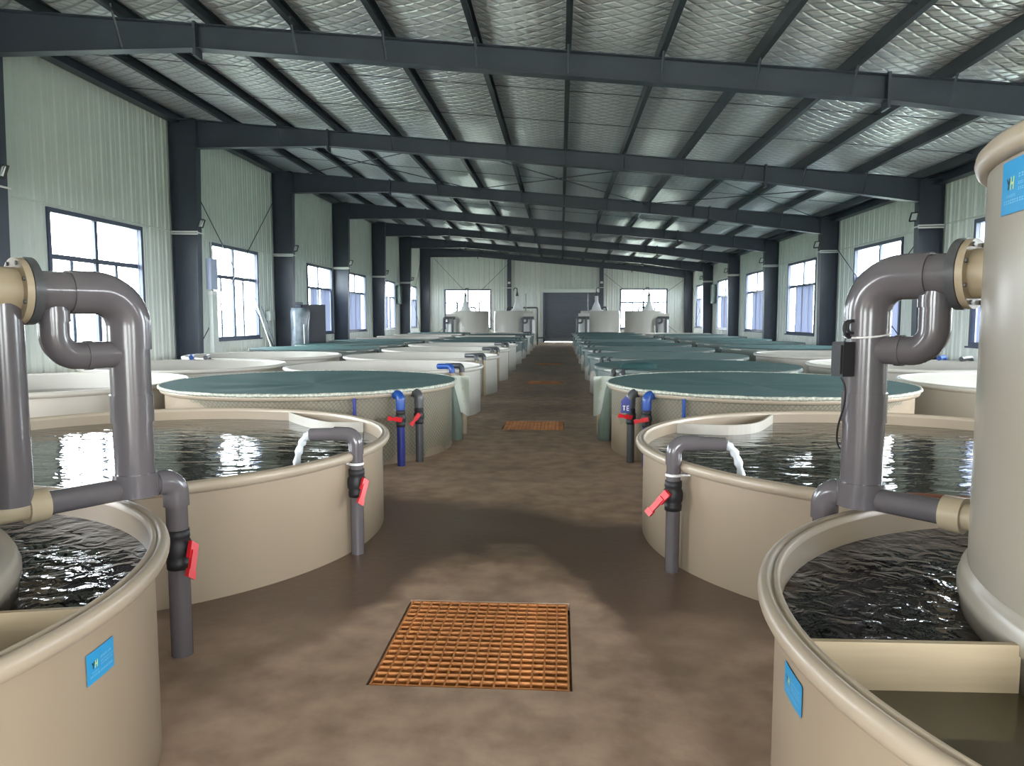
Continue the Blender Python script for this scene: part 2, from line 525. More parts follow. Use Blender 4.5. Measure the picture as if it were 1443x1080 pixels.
for x in px:
    o = link('purlin', pmesh, ceiling, (x, 0, roof_z(x) + 0.003))
# thin sag rods between purlins, two lines per bay
sr = MB()
for y in [f + d for f in [5.2] + FR[:-1] for d in (2.3, 4.5)]:
    sr.tube([(XL + .3, y, roof_z(XL + .3) + .1), (XR - .3, y, roof_z(XR - .3) + .1)], 0.007, 5)
tag(sr.build('sag_rods', 'purlin', ceiling), kind='stuff')
# eaves trims
for i, (x, s) in enumerate(((XL, 1), (XR, -1))):
    t = MB(); z = roof_z(x)
    t.box(min(x + s * .02, x + s * .1), max(x + s * .02, x + s * .1), YN + .05, YF - .05, z - 0.08, z + 0.17)
    t.box(min(x + s * .03, x + s * .28), max(x + s * .03, x + s * .28), YN + .05, YF - .05, z - 0.1, z - 0.085)
    structure(t.build('trim_%d' % (i + 1), 'steel'), 'dark steel eaves beam along the top of the %s wall' % ('left' if s > 0 else 'right'))

# ------------------------------------------------------------------ windows
WN = [0]
def window(axis, base, sgn, a, b, z0, z1, ztr, curtains, label, mull=2):
    """frame sits in the wall opening; sgn points into the room"""
    WN[0] += 1
    w = bpy.data.objects.new('window_%d' % WN[0], None); COL.objects.link(w)
    w.empty_display_size = .2
    structure(w, label)
    def B(mb, u0, u1, d0, d1, za, zb):
        p, q = base + sgn * d0, base + sgn * d1
        if axis == 'x': mb.box(min(p, q), max(p, q), u0, u1, za, zb)
        else: mb.box(u0, u1, min(p, q), max(p, q), za, zb)
    f = MB()
    for (u0, u1, za, zb) in ((a, a + .09, z0, z1), (b - .09, b, z0, z1), (a + .09, b - .09, z0, z0 + .09), (a + .09, b - .09, z1 - .09, z1)):
        B(f, u0, u1, -.09, .035, za, zb)
    f.build('frame', 'frame', w)
    r = MB()
    for (u0, u1, za, zb) in ((a + .07, a + .10, z0 + .07, z1 - .07), (b - .10, b - .07, z0 + .07, z1 - .07)):
        B(r, u0, u1, -.24, -.05, za, zb)
    B(r, a, b, -.24, -.09, z0 - .02, z0 + .03); B(r, a, b, -.24, -.09, z1 - .03, z1 + .02)
    r.build('reveal', 'reveal', w)
    s = MB(); B(s, a - .04, b + .04, .03, .09, z0 - .04, z0 + .0)
    s.build('sill', 'frame', w)
    m = MB(); B(m, a + .1, b - .1, -.12, -.06, ztr - .05, ztr + .05); m.build('transom', 'frame', w)
    mid = (a + b) / 2
    m = MB(); B(m, mid - .05, mid + .05, -.12, -.06, ztr + .03, z1 - .07); m.build('mullion', 'frame', w)
    m = MB(); B(m, mid - .06, mid + .06, -.12, -.06, z0 + .07, ztr - .03); m.build('mullion', 'frame', w)
    for q in (0.27, 0.74):
        u = a + (b - a) * q
        m = MB(); B(m, u - .045, u + .045, -.15, -.12, z0 + .07, ztr - .03); m.build('mullion', 'frame', w)
    for (u0, u1, za, zb) in ((a + .1, mid - .03, ztr + .03, z1 - .07), (mid + .03, b - .1, ztr + .03, z1 - .07),
                             (a + .1, mid - .04, z0 + .07, ztr - .03), (mid + .04, b - .1, z0 + .07, ztr - .03)):
        g = MB(); B(g, u0, u1, -.10, -.094, za, zb); g.build('pane', 'glass', w)
    for (c0, c1) in curtains:
        u0 = a + .12 + (b - a - .24) * c0; u1 = a + .12 + (b - a - .24) * c1
        n = max(6, int((u1 - u0) * 26)); vs = []
        for i in range(n + 1):
            u = u0 + (u1 - u0) * i / n
            d = -.045 + 0.016 * sin(i * 1.3) + 0.006 * sin(i * 3.7 + c0 * 9)
            for z in (z0 + .08, ztr - .035):
                vs.append((base + sgn * d, u, z) if axis == 'x' else (u, base + sgn * d, z))
        m = MB(); m.add(vs, [(2 * i, 2 * i + 2, 2 * i + 3, 2 * i + 1) for i in range(n)], True)
        m.build('curtain', 'curtain', w)
    # portal so that daylight is sampled through the opening
    return w
PORT = []
def portal(c, sx, sy, rot):
    L = bpy.data.lights.new('daylight_portal', 'AREA'); L.shape = 'RECTANGLE'; L.size = sx; L.size_y = sy
    L.cycles.is_portal = True
    o = bpy.data.objects.new('daylight_portal', L); COL.objects.link(o)
    o.location = c; o.rotation_euler = rot
curt_L = {2: [], 3: [], 4: [(0.12, 0.42), (0.56, 1.0)], 5: [(0.1, 0.5), (0.52, 0.8)], 6: [(0, 0.55), (0.6, 0.74)], 7: [(0, .45), (0.5, 1)]}
curt_R = {2: [(0, .3), (0.7, 1)], 3: [(0.0, .45), (0.75, 1)], 4: [(0.08, 0.76)], 5: [(0, 0.72)], 6: [(0, 0.8)], 7: [(0, .45), (0.6, 1)]}
for i, (a, b) in enumerate(WIN_L, -1):
    if i >= 1:
        window('x', XL, 1, a, b, ZW0, ZW1, ZTR, curt_L.get(i, []), '%s window along the left wall, counted from the camera' % ORD[max(1, i - 1)] if i >= 2 else 'left wall window beside the camera, outside the picture')
    portal((XL - .26, (a + b) / 2, (ZW0 + ZW1) / 2), ZW1 - ZW0, b - a, (0, -PI / 2, 0))
for i, (a, b) in enumerate(WIN_R, -1):
    if i >= 1:
        window('x', XR, -1, a, b, ZW0, ZW1, ZTR, curt_R.get(i, []), '%s window along the right wall, counted from the camera' % ORD[max(1, i - 1)] if i >= 2 else 'right wall window beside the camera, outside the picture')
    portal((XR + .26, (a + b) / 2, (ZW0 + ZW1) / 2), ZW1 - ZW0, b - a, (0, PI / 2, 0))
for k, (a, b) in enumerate(EW):
    window('y', YF, -1, a, b, 0.95, 3.72, 2.78, [], 'wide bright end wall window %s of the roller shutter' % ('left', 'right')[k])
    portal(((a + b) / 2, YF + .26, 2.33), b - a, 2.77, (-PI / 2, 0, 0))
    portal(((a + b) / 2, YN - .1, 2.33), b - a, 2.77, (PI / 2, 0, 0))
portal(((DOOR[0] + DOOR[1]) / 2, YN - .1, 1.75), DOOR[1] - DOOR[0], 3.5, (PI / 2, 0, 0))

# roller shutter in the far wall
dr = bpy.data.objects.new('door_1', None); COL.objects.link(dr); structure(dr, 'grey ribbed roller shutter door at the end of the aisle')
sh = MB(); n = 44; vs = []; z0 = 0.055
for i in range(n * 4 + 1):
    z = z0 + (DOOR[2] + 0.06 - z0) * i / (n * 4)
    d = (0, .012, .016, .012)[i % 4]
    for x in (DOOR[0] + .04, DOOR[1] - .04): vs.append((x, YF + 0.03 - d, z))
sh.add(vs, [(2 * i, 2 * i + 1, 2 * i + 3, 2 * i + 2) for i in range(n * 4)])
sh.build('shutter', 'shutter', dr)
g = MB()
for x0, x1 in ((DOOR[0] - .08, DOOR[0] + .05), (DOOR[1] - .05, DOOR[1] + .08)): g.box(x0, x1, YF - .1, YF + .04, 0, DOOR[2])
g.build('guide_rail', 'frame', dr)
g = MB(); g.box(DOOR[0] - .1, DOOR[1] + .1, YF - .3, YF - .02, DOOR[2] - .03, DOOR[2] + .22); g.build('shutter_box', 'wall', dr)
# side door standing open in the left wall, third bay
d2 = bpy.data.objects.new('door_2', None); COL.objects.link(d2); structure(d2, 'dark side door standing open beside the third left column')
g = MB(); g.box(XL + .03, XL + .09, 26.35, 26.47, 0, 2.3); g.box(XL + .03, XL + .09, 27.9, 28.0, 0, 2.3); g.box(XL + .03, XL + .09, 26.47, 27.9, 2.2, 2.3); g.build('door_frame', 'frame', d2)
g = MB(); g.obox((XL + .45, 28.1, 1.12), (0.42, 0.16, 0), (-0.008, 0.02, 0), (0, 0, 1.1)); g.build('door_leaf', 'steel', d2)
g = MB(); g.box(XL + .03, XL + .06, 26.5, 27.86, 0.02, 2.18); g.build('door_panel', 'reveal', d2)

# outside ground
gd = MB(); quad(gd, -140, 140, -100, 200, -0.12)
structure(gd.build('ground', 'ground'), 'pale open ground outside the windows')

# ------------------------------------------------------------------ portal frames
XCL, XCR = XL + .04, XR - .04
SPL = (-5.8, 4.9)
def depth_at(x):
    if x < SPL[0]: return 0.38 + (SPL[0] - x) / (SPL[0] + 9.2) * 0.32
    if x > SPL[1]: return 0.38 + (x - SPL[1]) / (8.5 - SPL[1]) * 0.18
    return 0.38
def isec_col(side):
    mb = MB()
    x0 = XCL if side < 0 else XCR
    s = 1 if side < 0 else -1
    top = roof_z(x0 + s * .35)
    wb, wt = (0.58, 0.72) if side < 0 else (0.50, 0.58)
    ft, fwid = 0.014, 0.125
    xo = lambda z: x0
    xi = lambda z: x0 + s * (wb + (wt - wb) * z / top)
    # outer flange
    a, b = sorted((x0, x0 + s * ft)); mb.box(a, b, -fwid, fwid, 0, top)
    # inner flange (tapered)
    vs = []
    for z in (0, top - .02):
        for d in (0, ft):
            for y in (-fwid, fwid): vs.append((xi(z) - s * d, y, z))
    mb.add(vs, [(0, 1, 3, 2), (4, 6, 7, 5), (0, 4, 5, 1), (2, 3, 7, 6), (0, 2, 6, 4), (1, 5, 7, 3)])
    # web
    vs = []
    for z in (0, top - .02):
        for x in (x0 + s * ft, xi(z) - s * ft):
            for y in (-.006, .006): vs.append((x, y, z))
    mb.add(vs, [(0, 1, 3, 2), (4, 6, 7, 5), (0, 4, 5, 1), (2, 3, 7, 6), (0, 2, 6, 4), (1, 5, 7, 3)])
    return mb.mesh('column', 'steel'), xi
colL, xiL = isec_col(-1)
colR, xiR = isec_col(1)
rf = MB()
xa, xb = XCL + .60, XCR - .48
xs = [xa, SPL[0], SPL[1], xb]
tp = [(x, roof_z(x)) for x in xs]; bt = [(x, roof_z(x) - depth_at(max(-9.2, min(8.5, x)))) for x in xs]
def plate(line, t, w):  # flange plate following a polyline in xz
    for (x0, z0), (x1, z1) in zip(line[:-1], line[1:]):
        vs = []
        for x, z in ((x0, z0), (x1, z1)):
            for dz in (0, -t):
                for y in (-w, w): vs.append((x, y, z + dz))
        rf.add(vs, [(0, 1, 3, 2), (4, 6, 7, 5), (0, 4, 5, 1), (2, 3, 7, 6), (0, 2, 6, 4), (1, 5, 7, 3)])
plate(tp, .012, .11); plate([(x, z + .012) for x, z in bt], .012, .11)
for i in range(3):
    rf.prism([(tp[i][0], tp[i][1] - .012), (tp[i + 1][0], tp[i + 1][1] - .012), (bt[i + 1][0], bt[i + 1][1] + .012), (bt[i][0], bt[i][1] + .012)], 'y', -.005, .005)
raf = rf.mesh('rafter', 'steel')
sp = MB()
for x in (0,):
    sp.box(-.022, .022, -.115, .115, -.5, .03)
spm = sp.mesh('splice_plate', 'steel')
hp = MB(); hp.box(-.3, .3, -.11, .11, 0, 0.018); hpm = hp.mesh('cap_plate', 'steel')
fb = MB()
for s in (1,):
    fb.tube([(0, 0, 0), (0.0, -.42, .42)], .018, 4)
flm = None
frame_names = ['first', 'second', 'third', 'fourth', 'fifth', 'sixth']
frame_roots = []
for i, y in enumerate(FR):
    if i < 6: lab = '%s dark steel portal frame from the camera, column to column' % frame_names[i]
    else: lab = 'dark steel portal frame standing against the far end wall'
    yy = y if i < 6 else YF - .2
    t = thing('portal_frame', lab, 'steel frame', (0, yy, 0), 'dark steel portal frames')
    frame_roots.append(t)
    link('column', colL, t); link('column', colR, t); link('rafter', raf, t)
    for x in SPL: link('splice_plate', spm, t, (x, 0, roof_z(x) + .0))
    link('cap_plate', hpm, t, (XCL + .36, 0, roof_z(XCL + .36) - .02)); link('cap_plate', hpm, t, (XCR - .31, 0, roof_z(XCR - .31) - .02))
    if i < 6:
        for k, x in enumerate(px):
            if abs(x) > 8.2 or any(abs(x - q) < .3 for q in SPL): continue
            d = depth_at(x)
            b_ = MB()
            b_.tube([(x, -.12, roof_z(x) - d + .03), (x, -.40, roof_z(x) + .10)], .02, 4, smooth=False)
            b_.build('fly_brace', 'steel', t)
# end wall posts
for x in (-3.6, 2.82):
    p = MB(); z1 = roof_z(x) - .39
    p.box(-.14, .14, -.012, 0, 0, z1); p.box(-.14, .14, -.30, -.288, 0, z1); p.box(-.006, .006, -.288, -.012, 0, z1)
    tag(p.build('wind_post', 'steel', None, (x, YF - .03, 0)), 'dark steel post on the end wall %s the roller shutter' % ('left of' if x < 0 else 'right of'), 'post', 'end wall posts')

# ------------------------------------------------------------------ bracing rods
def rod_pair(name, pts, label, r=.013):
    t = thing(name, label, 'brace', pts[0][0])
    o = Vector(pts[0][0])
    for a, b in pts:
        MB().tube([Vector(a) - o, Vector(b) - o], r, 6).build('rod', 'steel', t)
    return t
for x, s, nm in ((XL + .14, 1, 'left'), (XR - .14, -1, 'right')):
    zt = roof_z(x) - .9
    rod_pair('wall_brace', [((x, FR[1] + .15, zt), (x, FR[2] - .15, .35)), ((x + s * .03, FR[2] - .15, zt), (x + s * .03, FR[1] + .15, .35))], 'thin crossed steel rods over the second %s wall window' % nm)
    rod_pair('wall_brace', [((x, FR[5] + .15, zt), (x, FR[6] - .35, .35)), ((x + s * .03, FR[6] - .35, zt), (x + s * .03, FR[5] + .15, .35))], 'thin crossed steel rods over the last %s wall window' % nm)
for (xa_, xb_) in ((-8.9, -3.75), (3.0, 8.4)):
    za, zb = roof_z(xa_) - .75, roof_z(xb_) - .75
    y = YF - .12
    rod_pair('wall_brace', [((xa_, y, za), (xb_, y, .4)), ((xb_, y - .03, zb), (xa_, y - .03, .4))], 'thin crossed steel rods across the end wall %s window' % ('left' if xa_ < 0 else 'right'))
rb = [(-8.9, -3.0), (-3.0, 2.7), (2.7, 8.3)]
for k, (xa_, xb_) in enumerate(rb):
    rod_pair('roof_brace', [((xa_, FR[1] + .15, roof_z(xa_) - .06), (xb_, FR[2] - .15, roof_z(xb_) - .06)), ((xb_, FR[1] + .15, roof_z(xb_) - .09), (xa_, FR[2] - .15, roof_z(xa_) - .09))],
             'crossed steel rods under the roof between second and third frames, %s' % ('left', 'middle', 'right')[k])

# ------------------------------------------------------------------ floodlights and conduits
def floodlight(x, y, z, s, label):
    t = thing('floodlight', label, 'floodlight', (x, y, z), 'small column floodlights')
    m = MB(); m.obox((s * .10, -.10, .06), (.02, .03, -.012), (.06, -.05, .0), (.03, .01, .10)); m.build('housing', 'black', t)
    m = MB(); m.obox((s * .10 + .0, -.135, .055), (.012, .012, -.004), (.045, -.035, .0), (.022, .008, .08)); m.build('lens', 'lamp_glass', t)
    m = MB(); m.tube([(0, 0, -.02), (s * .05, -.05, -.02), (s * .09, -.08, .03)], .012, 6); m.build('bracket', 'black', t)
    return t
for i, y in enumerate(FR[:6]):
    o = ORD[i + 1]
    floodlight(xiL(4) + .02, y, 4.03, 1, 'small black floodlight on the %s left column' % o)
    floodlight(xiR(4) - .02, y, 4.03, -1, 'small black floodlight on the %s right column' % o)
    for s, x0, xi, nm in ((1, XCL, xiL(3.9), 'left'), (-1, XCR, xiR(3.9), 'right')):
        c = MB()
        for dz in (0, .055):
            c.tube([(x0, -.15, dz), (xi + s * .03, -.15, dz - .01)], .02, 8)
        c.tube([(xi + s * .03, -.15, .02), (xi + s * .03, .15, .02)], .018, 8)
        tag(c.build('conduit_band', 'white', None, (0, y, 3.84)), 'white conduit pair strapped around the %s %s column' % (o, nm), 'conduit', 'conduits around columns')
for x, s, nm in ((XL + .05, 1, 'left'), (XR - .05, -1, 'right')):
    c = MB(); c.tube([(x, YN + .2, 3.9), (x, YF - .4, 3.9)], .014, 6)
    tag(c.build('wall_conduit', 'wall', None), 'thin pale conduit running along the %s wall above the windows' % nm, 'conduit')
for x in (-3.6, 2.82):
    t = thing('emergency_lamp', 'small white lamp on the end wall post %s of the shutter' % ('left' if x < 0 else 'right'), 'lamp', (x, YF - .33, 4.15))
    MB().box(-.09, .09, -.06, 0, -.07, .07).build('body', 'white', t)
    MB().box(-.5, .25, -.03, 0, -.38, -.33).build('conduit', 'white', t)

# wall boxes
def wall_box(name, c, hx, hy, hz, m, label, cat='box'):
    t = thing(name, label, cat, c)
    MB().box(-hx, hx, -hy, hy, -hz, hz).build('body', m, t)
    MB().box(-hx * .8, hx * .8, -hy - .012, -hy, -hz * .86, hz * .86).build('cover', m, t)
    MB().tube([(0, 0, hz), (0, 0, hz + .5)], .015, 6).build('cable', 'white', t)
    return t
wall_box('electric_box', (XL + .8, 19.1, 2.85), .07, .18, .40, 'reveal', 'blue-grey switch box beside the second left column', 'switch box')
wall_box('electric_box', (XL + .12, 24.7, 1.78), .07, .22, .16, 'wall', 'small grey socket box on the wall near the third left column', 'socket box')
wall_box('cabinet', (XL + .14, 44.85, 3.1), .11, .32, .55, 'green_box', 'grey green cabinet hung beside the sixth left column', 'cabinet')
wall_box('cabinet', (XR - .14, 44.85, 3.1), .11, .32, .55, 'green_box', 'grey green cabinet hung beside the sixth right column', 'cabinet')
t = thing('cable_duct', 'pale cable duct below the switch box on the second left column', 'duct', (XL + .8, 19.1, 0))
MB().box(-.06, .06, -.14, .14, 0, 2.42).build('duct', 'wall', t)
MB().box(-.065, .065, -.145, .145, 2.32, 2.40).build('lid', 'white', t)
# wrapped bundle and leaning poles by the third left column
t = thing('wrapped_bundle', 'grey plastic-wrapped upright bundle against the third left column', 'bundle', (XL + 1.02, 25.0, 0))
b = MB(); vs = []
for z, k in ((0, .8), (.6, 1.0), (1.3, .95), (1.9, 1.05), (2.05, .9)):
    for i in range(16):
        a = 2 * PI * i / 16
        q = 1 + .1 * sin(5 * a + z * 3)
        vs.append((.28 * k * q * cos(a), .42 * k * q * sin(a), z))
b.add(vs, [(j * 16 + i, j * 16 + (i + 1) % 16, (j + 1) * 16 + (i + 1) % 16, (j + 1) * 16 + i) for j in range(4) for i in range(16)] + [tuple(range(64, 80))], True)
b.build('wrap', 'plastic_wrap', t); MB().tube([(.30, -.46, .0), (.28, -.42, 1.5)], .016, 6).build('stick', 'white', t)
t = thing('leaning_pole', 'white pole with a hook leaning on the wall beside the second left window', 'pole', (XL + .55, 23.3, 0))
MB().tube([(.3, .2, 0), (0, 0.1, 1.0), (-.38, -.2, 2.6)], .022, 8).build('pole', 'white', t)
MB().tube([(.26, .35, .0), (0.06, .3, 1.0), (-.22, .1, 2.1)], .016, 8).build('dark_pole', 'frame', t)

# ------------------------------------------------------------------ drain grates
def grate_bars(y0, y1):
    nx, ny_ = 17, 18
    return nx, ny_
W = GX1 - GX0
for gi, (y0, y1) in enumerate(GY):
    D = y1 - y0
    t = thing('drain_grate', '%s orange plastic drain grate from the camera, let into the floor' % ORD[gi + 1], 'drain grate', ((GX0 + GX1) / 2, (y0 + y1) / 2, -.04), 'orange drain grates in the aisle')
    nx, ny_ = 17, 18
    if gi == 0:
        a = MB(); a.box(-W / 2, W / 2, -.0042, .0042, 0, .038); am = a.mesh('cross_bar', 'orange')
        b = MB(); b.box(-.0042, .0042, -D / 2, D / 2, .0015, .0395); bm_ = b.mesh('long_bar', 'orange')
        for j in range(ny_): link('cross_bar', am, t, (0, -D / 2 + .006 + (D - .012) * j / (ny_ - 1), 0))
        for j in range(nx): link('long_bar', bm_, t, (-W / 2 + .006 + (W - .012) * j / (nx - 1), 0, 0))
    else:
        a = MB()
        for j in range(ny_):
            y = -D / 2 + .006 + (D - .012) * j / (ny_ - 1); a.box(-W / 2, W / 2, y - .0042, y + .0042, 0, .038)
        for j in range(nx):
            x = -W / 2 + .006 + (W - .012) * j / (nx - 1); a.box(x - .0042, x + .0042, -D / 2, D / 2, .0015, .0395)
        tag(a.build('grid', 'orange', t), kind='stuff')
    led = MB(); led.box(-W / 2 - .011, W / 2 + .011, -D / 2 - .011, -D / 2 + .02, -.02, -.002); led.build('ledge', 'pit', t)
    led = MB(); led.box(-W / 2 - .011, W / 2 + .011, D / 2 - .02, D / 2 + .011, -.02, -.002)
    led.build('ledge', 'pit', t)

# ------------------------------------------------------------------ tanks
def on_cyl(R, a, z, d=0.0): return ((R + d) * cos(a), (R + d) * sin(a), z)
def sticker(parent, R, a_c, z_c, w, h, flip=1, seed=1, off=.004):
    """blue company sticker bent round a cylinder; flip=1 text reads left to right for a viewer outside"""
    def pt(u, v, d): return on_cyl(R, a_c + (u - .5) * w / R, z_c + (v - .5) * h, off + d)
    def poly(mb, quadpts, d):
        mb.add([pt(u, v, d) for u, v in quadpts], [tuple(range(len(quadpts)))])
    m = MB(); n = 8
    vs = []
    for i in range(n + 1):
        for v in (0, 1): vs.append(pt(i / n, v, 0))
    m.add(vs, [(2 * i, 2 * i + 2, 2 * i + 3, 2 * i + 1) for i in range(n)], True)
    s = m.build('sticker', 'sticker', parent); s['label'] = 'blue company sticker with YH logo'
    def bar(mb, x0, y0, x1, y1, t, d=.0012):
        dx, dy = x1 - x0, y1 - y0; l = math.hypot(dx * w, dy * h)
        nx_, ny2 = -dy * h / l * t / w, dx * w / l * t / h
        poly(mb, [(x0 - nx_, y0 - ny2), (x1 - nx_, y1 - ny2), (x1 + nx_, y1 + ny2), (x0 + nx_, y0 + ny2)], d)
    y_ = MB(); tk = h * .022
    bar(y_, .17, .66, .215, .55, tk); bar(y_, .255, .66, .215, .55, tk); bar(y_, .215, .55, .205, .45, tk)
    y_.build('logo_letter', 'ink_dark', s)
    h_ = MB()
    bar(h_, .285, .68, .275, .44, tk); bar(h_, .355, .68, .345, .44, tk); bar(h_, .28, .56, .35, .56, tk)
    h_.build('logo_letter', 'ink_lime', s)
    rnd = random.Random(seed)
    tx = MB()
    def line(x0, x1, yv, hh, cw):
        x = x0
        while x + cw < x1:
            k = cw * rnd.uniform(.7, 1.0)
            bar(tx, x, yv + hh * .3, x + k, yv + hh * .3, hh * h * .1); bar(tx, x, yv - hh * .3, x + k, yv - hh * .3, hh * h * .1)
            xx = x + k * rnd.uniform(.2, .8); bar(tx, xx, yv - hh * .45, xx, yv + hh * .45, hh * h * .1)
            x += cw * 1.18
    line(.47, .92, .66, .085, .06); line(.47, .94, .52, .06, .04); line(.47, .95, .42, .06, .04)
    line(.17, .42, .33, .05, .035); line(.10, .92, .22, .08, .05)
    tag(tx.build('printed_text', 'ink', s), kind='stuff')
    return s

def rim_profile(R, H):
    return [(R - .06, H - .075), (R - .035, H - .072), (R - .012, H - .062), (R - .002, H - .045), (R, H - .03), (R - .004, H - .014), (R - .014, H - .003), (R - .028, H),
            (R - .037, H - .003), (R - .042, H - .010), (R - .048, H - .010), (R - .053, H - .003), (R - .062, H), (R - .070, H - .008), (R - .072, H - .04)]
def make_tank(label, x, y, R, H, level, water='water', near=False, group=None, inner=True):
    t = thing('fish_tank', label, 'fish tank', (x, y, 0), group)
    n = 128 if near else 72
    Rw = R - .06
    m = 'cream' if near else 'cream_far'
    s = MB(); s.lathe([(Rw, 0), (Rw, H - .07)], n=n)
    s.lathe([(Rw - .012, H - .03), (Rw - .012, .06), (0.01, .05)], n=n)
    s.build('wall_shell', m, t)
    r = MB(); r.lathe(rim_profile(R, H), n=n); r.build('rim', 'cream_rim' if near else m, t)
    if level:
        w = MB(); w.disc(Rw - .013, level, n); w.build('water', water, t)
    return t

# ---- second row from the camera: wide low tanks, open, with a collector baffle
def baffle(t, pts, z0, z1, th=.018):
    m = MB(); vs = []
    n = len(pts)
    for i, (x, y) in enumerate(pts):
        a = Vector(pts[max(0, i - 1)]); b = Vector(pts[min(n - 1, i + 1)])
        d = (b - a).normalized(); nn = Vector((-d.y, d.x)) * th / 2
        for s in (1, -1):
            for z in (z0, z1): vs.append((x + nn.x * s, y + nn.y * s, z))
    fs = []
    for i in range(n - 1):
        a, b = 4 * i, 4 * i + 4
        fs += [(a, b, b + 1, a + 1), (a + 2, a + 3, b + 3, b + 2), (a + 1, b + 1, b + 3, a + 3), (a, a + 2, b + 2, b)]
    fs += [(0, 1, 3, 2), (4 * n - 4, 4 * n - 2, 4 * n - 1, 4 * n - 3)]
    m.add(vs, fs)
    m.build('collector_baffle', 'cream_far', t)
LA = (-3.42, 5.72); RA = (2.63, 5.80); RR = 2.03; HA = .745
tL2 = make_tank('low wide cream tank of open rippling water left of the aisle, second from camera', LA[0], LA[1], RR, HA, .63, near=True, group='open low tanks')
tR2 = make_tank('low wide cream tank of open rippling water right of the aisle, second from camera', RA[0], RA[1], RR, HA, .63, near=True, group='open low tanks')
# baffle paths in tank-local coordinates: straight from the aisle-side wall, then curving to the far wall
def bpath(a_start, corner, a_end, R):
    p0 = Vector((R * cos(a_start), R * sin(a_start))); p2 = Vector((R * cos(a_end), R * sin(a_end)))
    c = Vector(corner)
    pts = [tuple(p0.lerp(c, .0)), tuple(p0.lerp(c, .45))]
    q0 = p0.lerp(c, .45)
    for i in range(1, 13):
        s_ = i / 12
        v = q0 * (1 - s_) ** 2 + c * 2 * s_ * (1 - s_) + p2 * s_ ** 2
        pts.append(tuple(v))
    return pts
def spline(pts, k=6):
    p = [Vector(q) for q in pts]; p = [p[0] * 2 - p[1]] + p + [p[-1] * 2 - p[-2]]; out = []
    for i in range(1, len(p) - 2):
        for q in range(k):
            t_ = q / k
            out.append(tuple(0.5 * ((2 * p[i]) + (p[i + 1] - p[i - 1]) * t_ + (2 * p[i - 1] - 5 * p[i] + 4 * p[i + 1] - p[i + 2]) * t_ ** 2 + (3 * p[i] - p[i - 1] - 3 * p[i + 1] + p[i + 2]) * t_ ** 3)))
    return out + [tuple(p[-2])]
baffle(tL2, spline([(.60, 1.84), (.90, 1.46), (1.20, 1.17), (1.38, 1.13), (1.57, 1.13)]), .46, .722)
baffle(tR2, spline([(-1.54, 1.17), (-1.32, 1.10), (-1.05, 1.08), (-.78, 1.27), (-.48, 1.87)]), .46, .722)
sticker(tL2, RR - .06, 0.24, .50, .18, .11, seed=3)

# ---- front pair: sump tanks with an inner drum
def sump_unit(cx, cy, R, H, dx, dy, mirror, label_t, label_d, lv_dark, lv_still):
    t = thing('sump_tank', label_t, 'sump tank', (cx, cy, 0), 'front sump tanks')
    n = 144; Rw = R - .06
    s = MB(); s.lathe([(Rw, 0), (Rw, H - .07)], n=n)
    s.lathe([(Rw - .012, H - .03), (Rw - .012, .06), (0.01, .05)], n=n); s.build('wall_shell', 'cream', t)
    r = MB(); r.lathe(rim_profile(R, H), n=n); r.build('rim', 'cream_rim', t)
    Rin = Rw - .013; Rd = 1.225
    def ring(phi):
        if mirror: phi = PI - phi
        u = Vector((cos(phi), sin(phi))); c = Vector((dx, dy))
        b_ = u.dot(c); k = -b_ + math.sqrt(b_ * b_ - c.length_squared + Rin * Rin)
        return c + u * Rd, c + u * k
    A = math.radians(167.5 if mirror else 181); B_ = math.radians(252)
    def sector(p0, p1, z, nm, m):
        k = 80; vs = []
        for i in range(k + 1):
            a, b_ = ring(p0 + (p1 - p0) * i / k)
            for q in range(5):
                w = a.lerp(b_, q / 4); vs.append((w.x, w.y, z))
        mb = MB(); mb.add(vs, [(5 * i + q, 5 * i + q + 1, 5 * i + q + 6, 5 * i + q + 5) for i in range(k) for q in range(4)])
        mb.build(nm, m, t)
    sector(B_ - 2 * PI, A, lv_dark, 'dark_water', 'dark_water')
    sector(A, B_, lv_still, 'still_water', 'still_water')
    for p in (A, B_):
        a, b_ = ring(p); d = (b_ - a).normalized(); nn = Vector((-d.y, d.x)) * .01
        mb = MB(); c = (a + b_) / 2; hl = (b_ - a).length / 2 - .004
        mb.obox((c.x, c.y, (.08 + H - .04) / 2), (d.x * hl, d.y * hl, 0), (nn.x, nn.y, 0), (0, 0, (H - .04 - .08) / 2))
        mb.build('partition_board', 'board', t)
    return t
L1 = (-2.98, 2.05); R1 = (2.23, 2.07)
DL = (-2.98, 1.835); DRc = (2.50, 2.10)
tL1 = sump_unit(L1[0], L1[1], 1.62, .84, DL[0] - L1[0], DL[1] - L1[1], True, 'cream sump tank of dark stirred water at the front left corner', '', .715, .662)
tR1 = sump_unit(R1[0], R1[1], 1.62, .84, DRc[0] - R1[0], DRc[1] - R1[1], False, 'cream sump tank of dark stirred water at the front right corner', '', .715, .662)
sticker(tL1, 1.56, math.radians(3.4), .64, .15, .097, seed=5)
sticker(tR1, 1.56, math.radians(179), .643, .165, .092, seed=6)
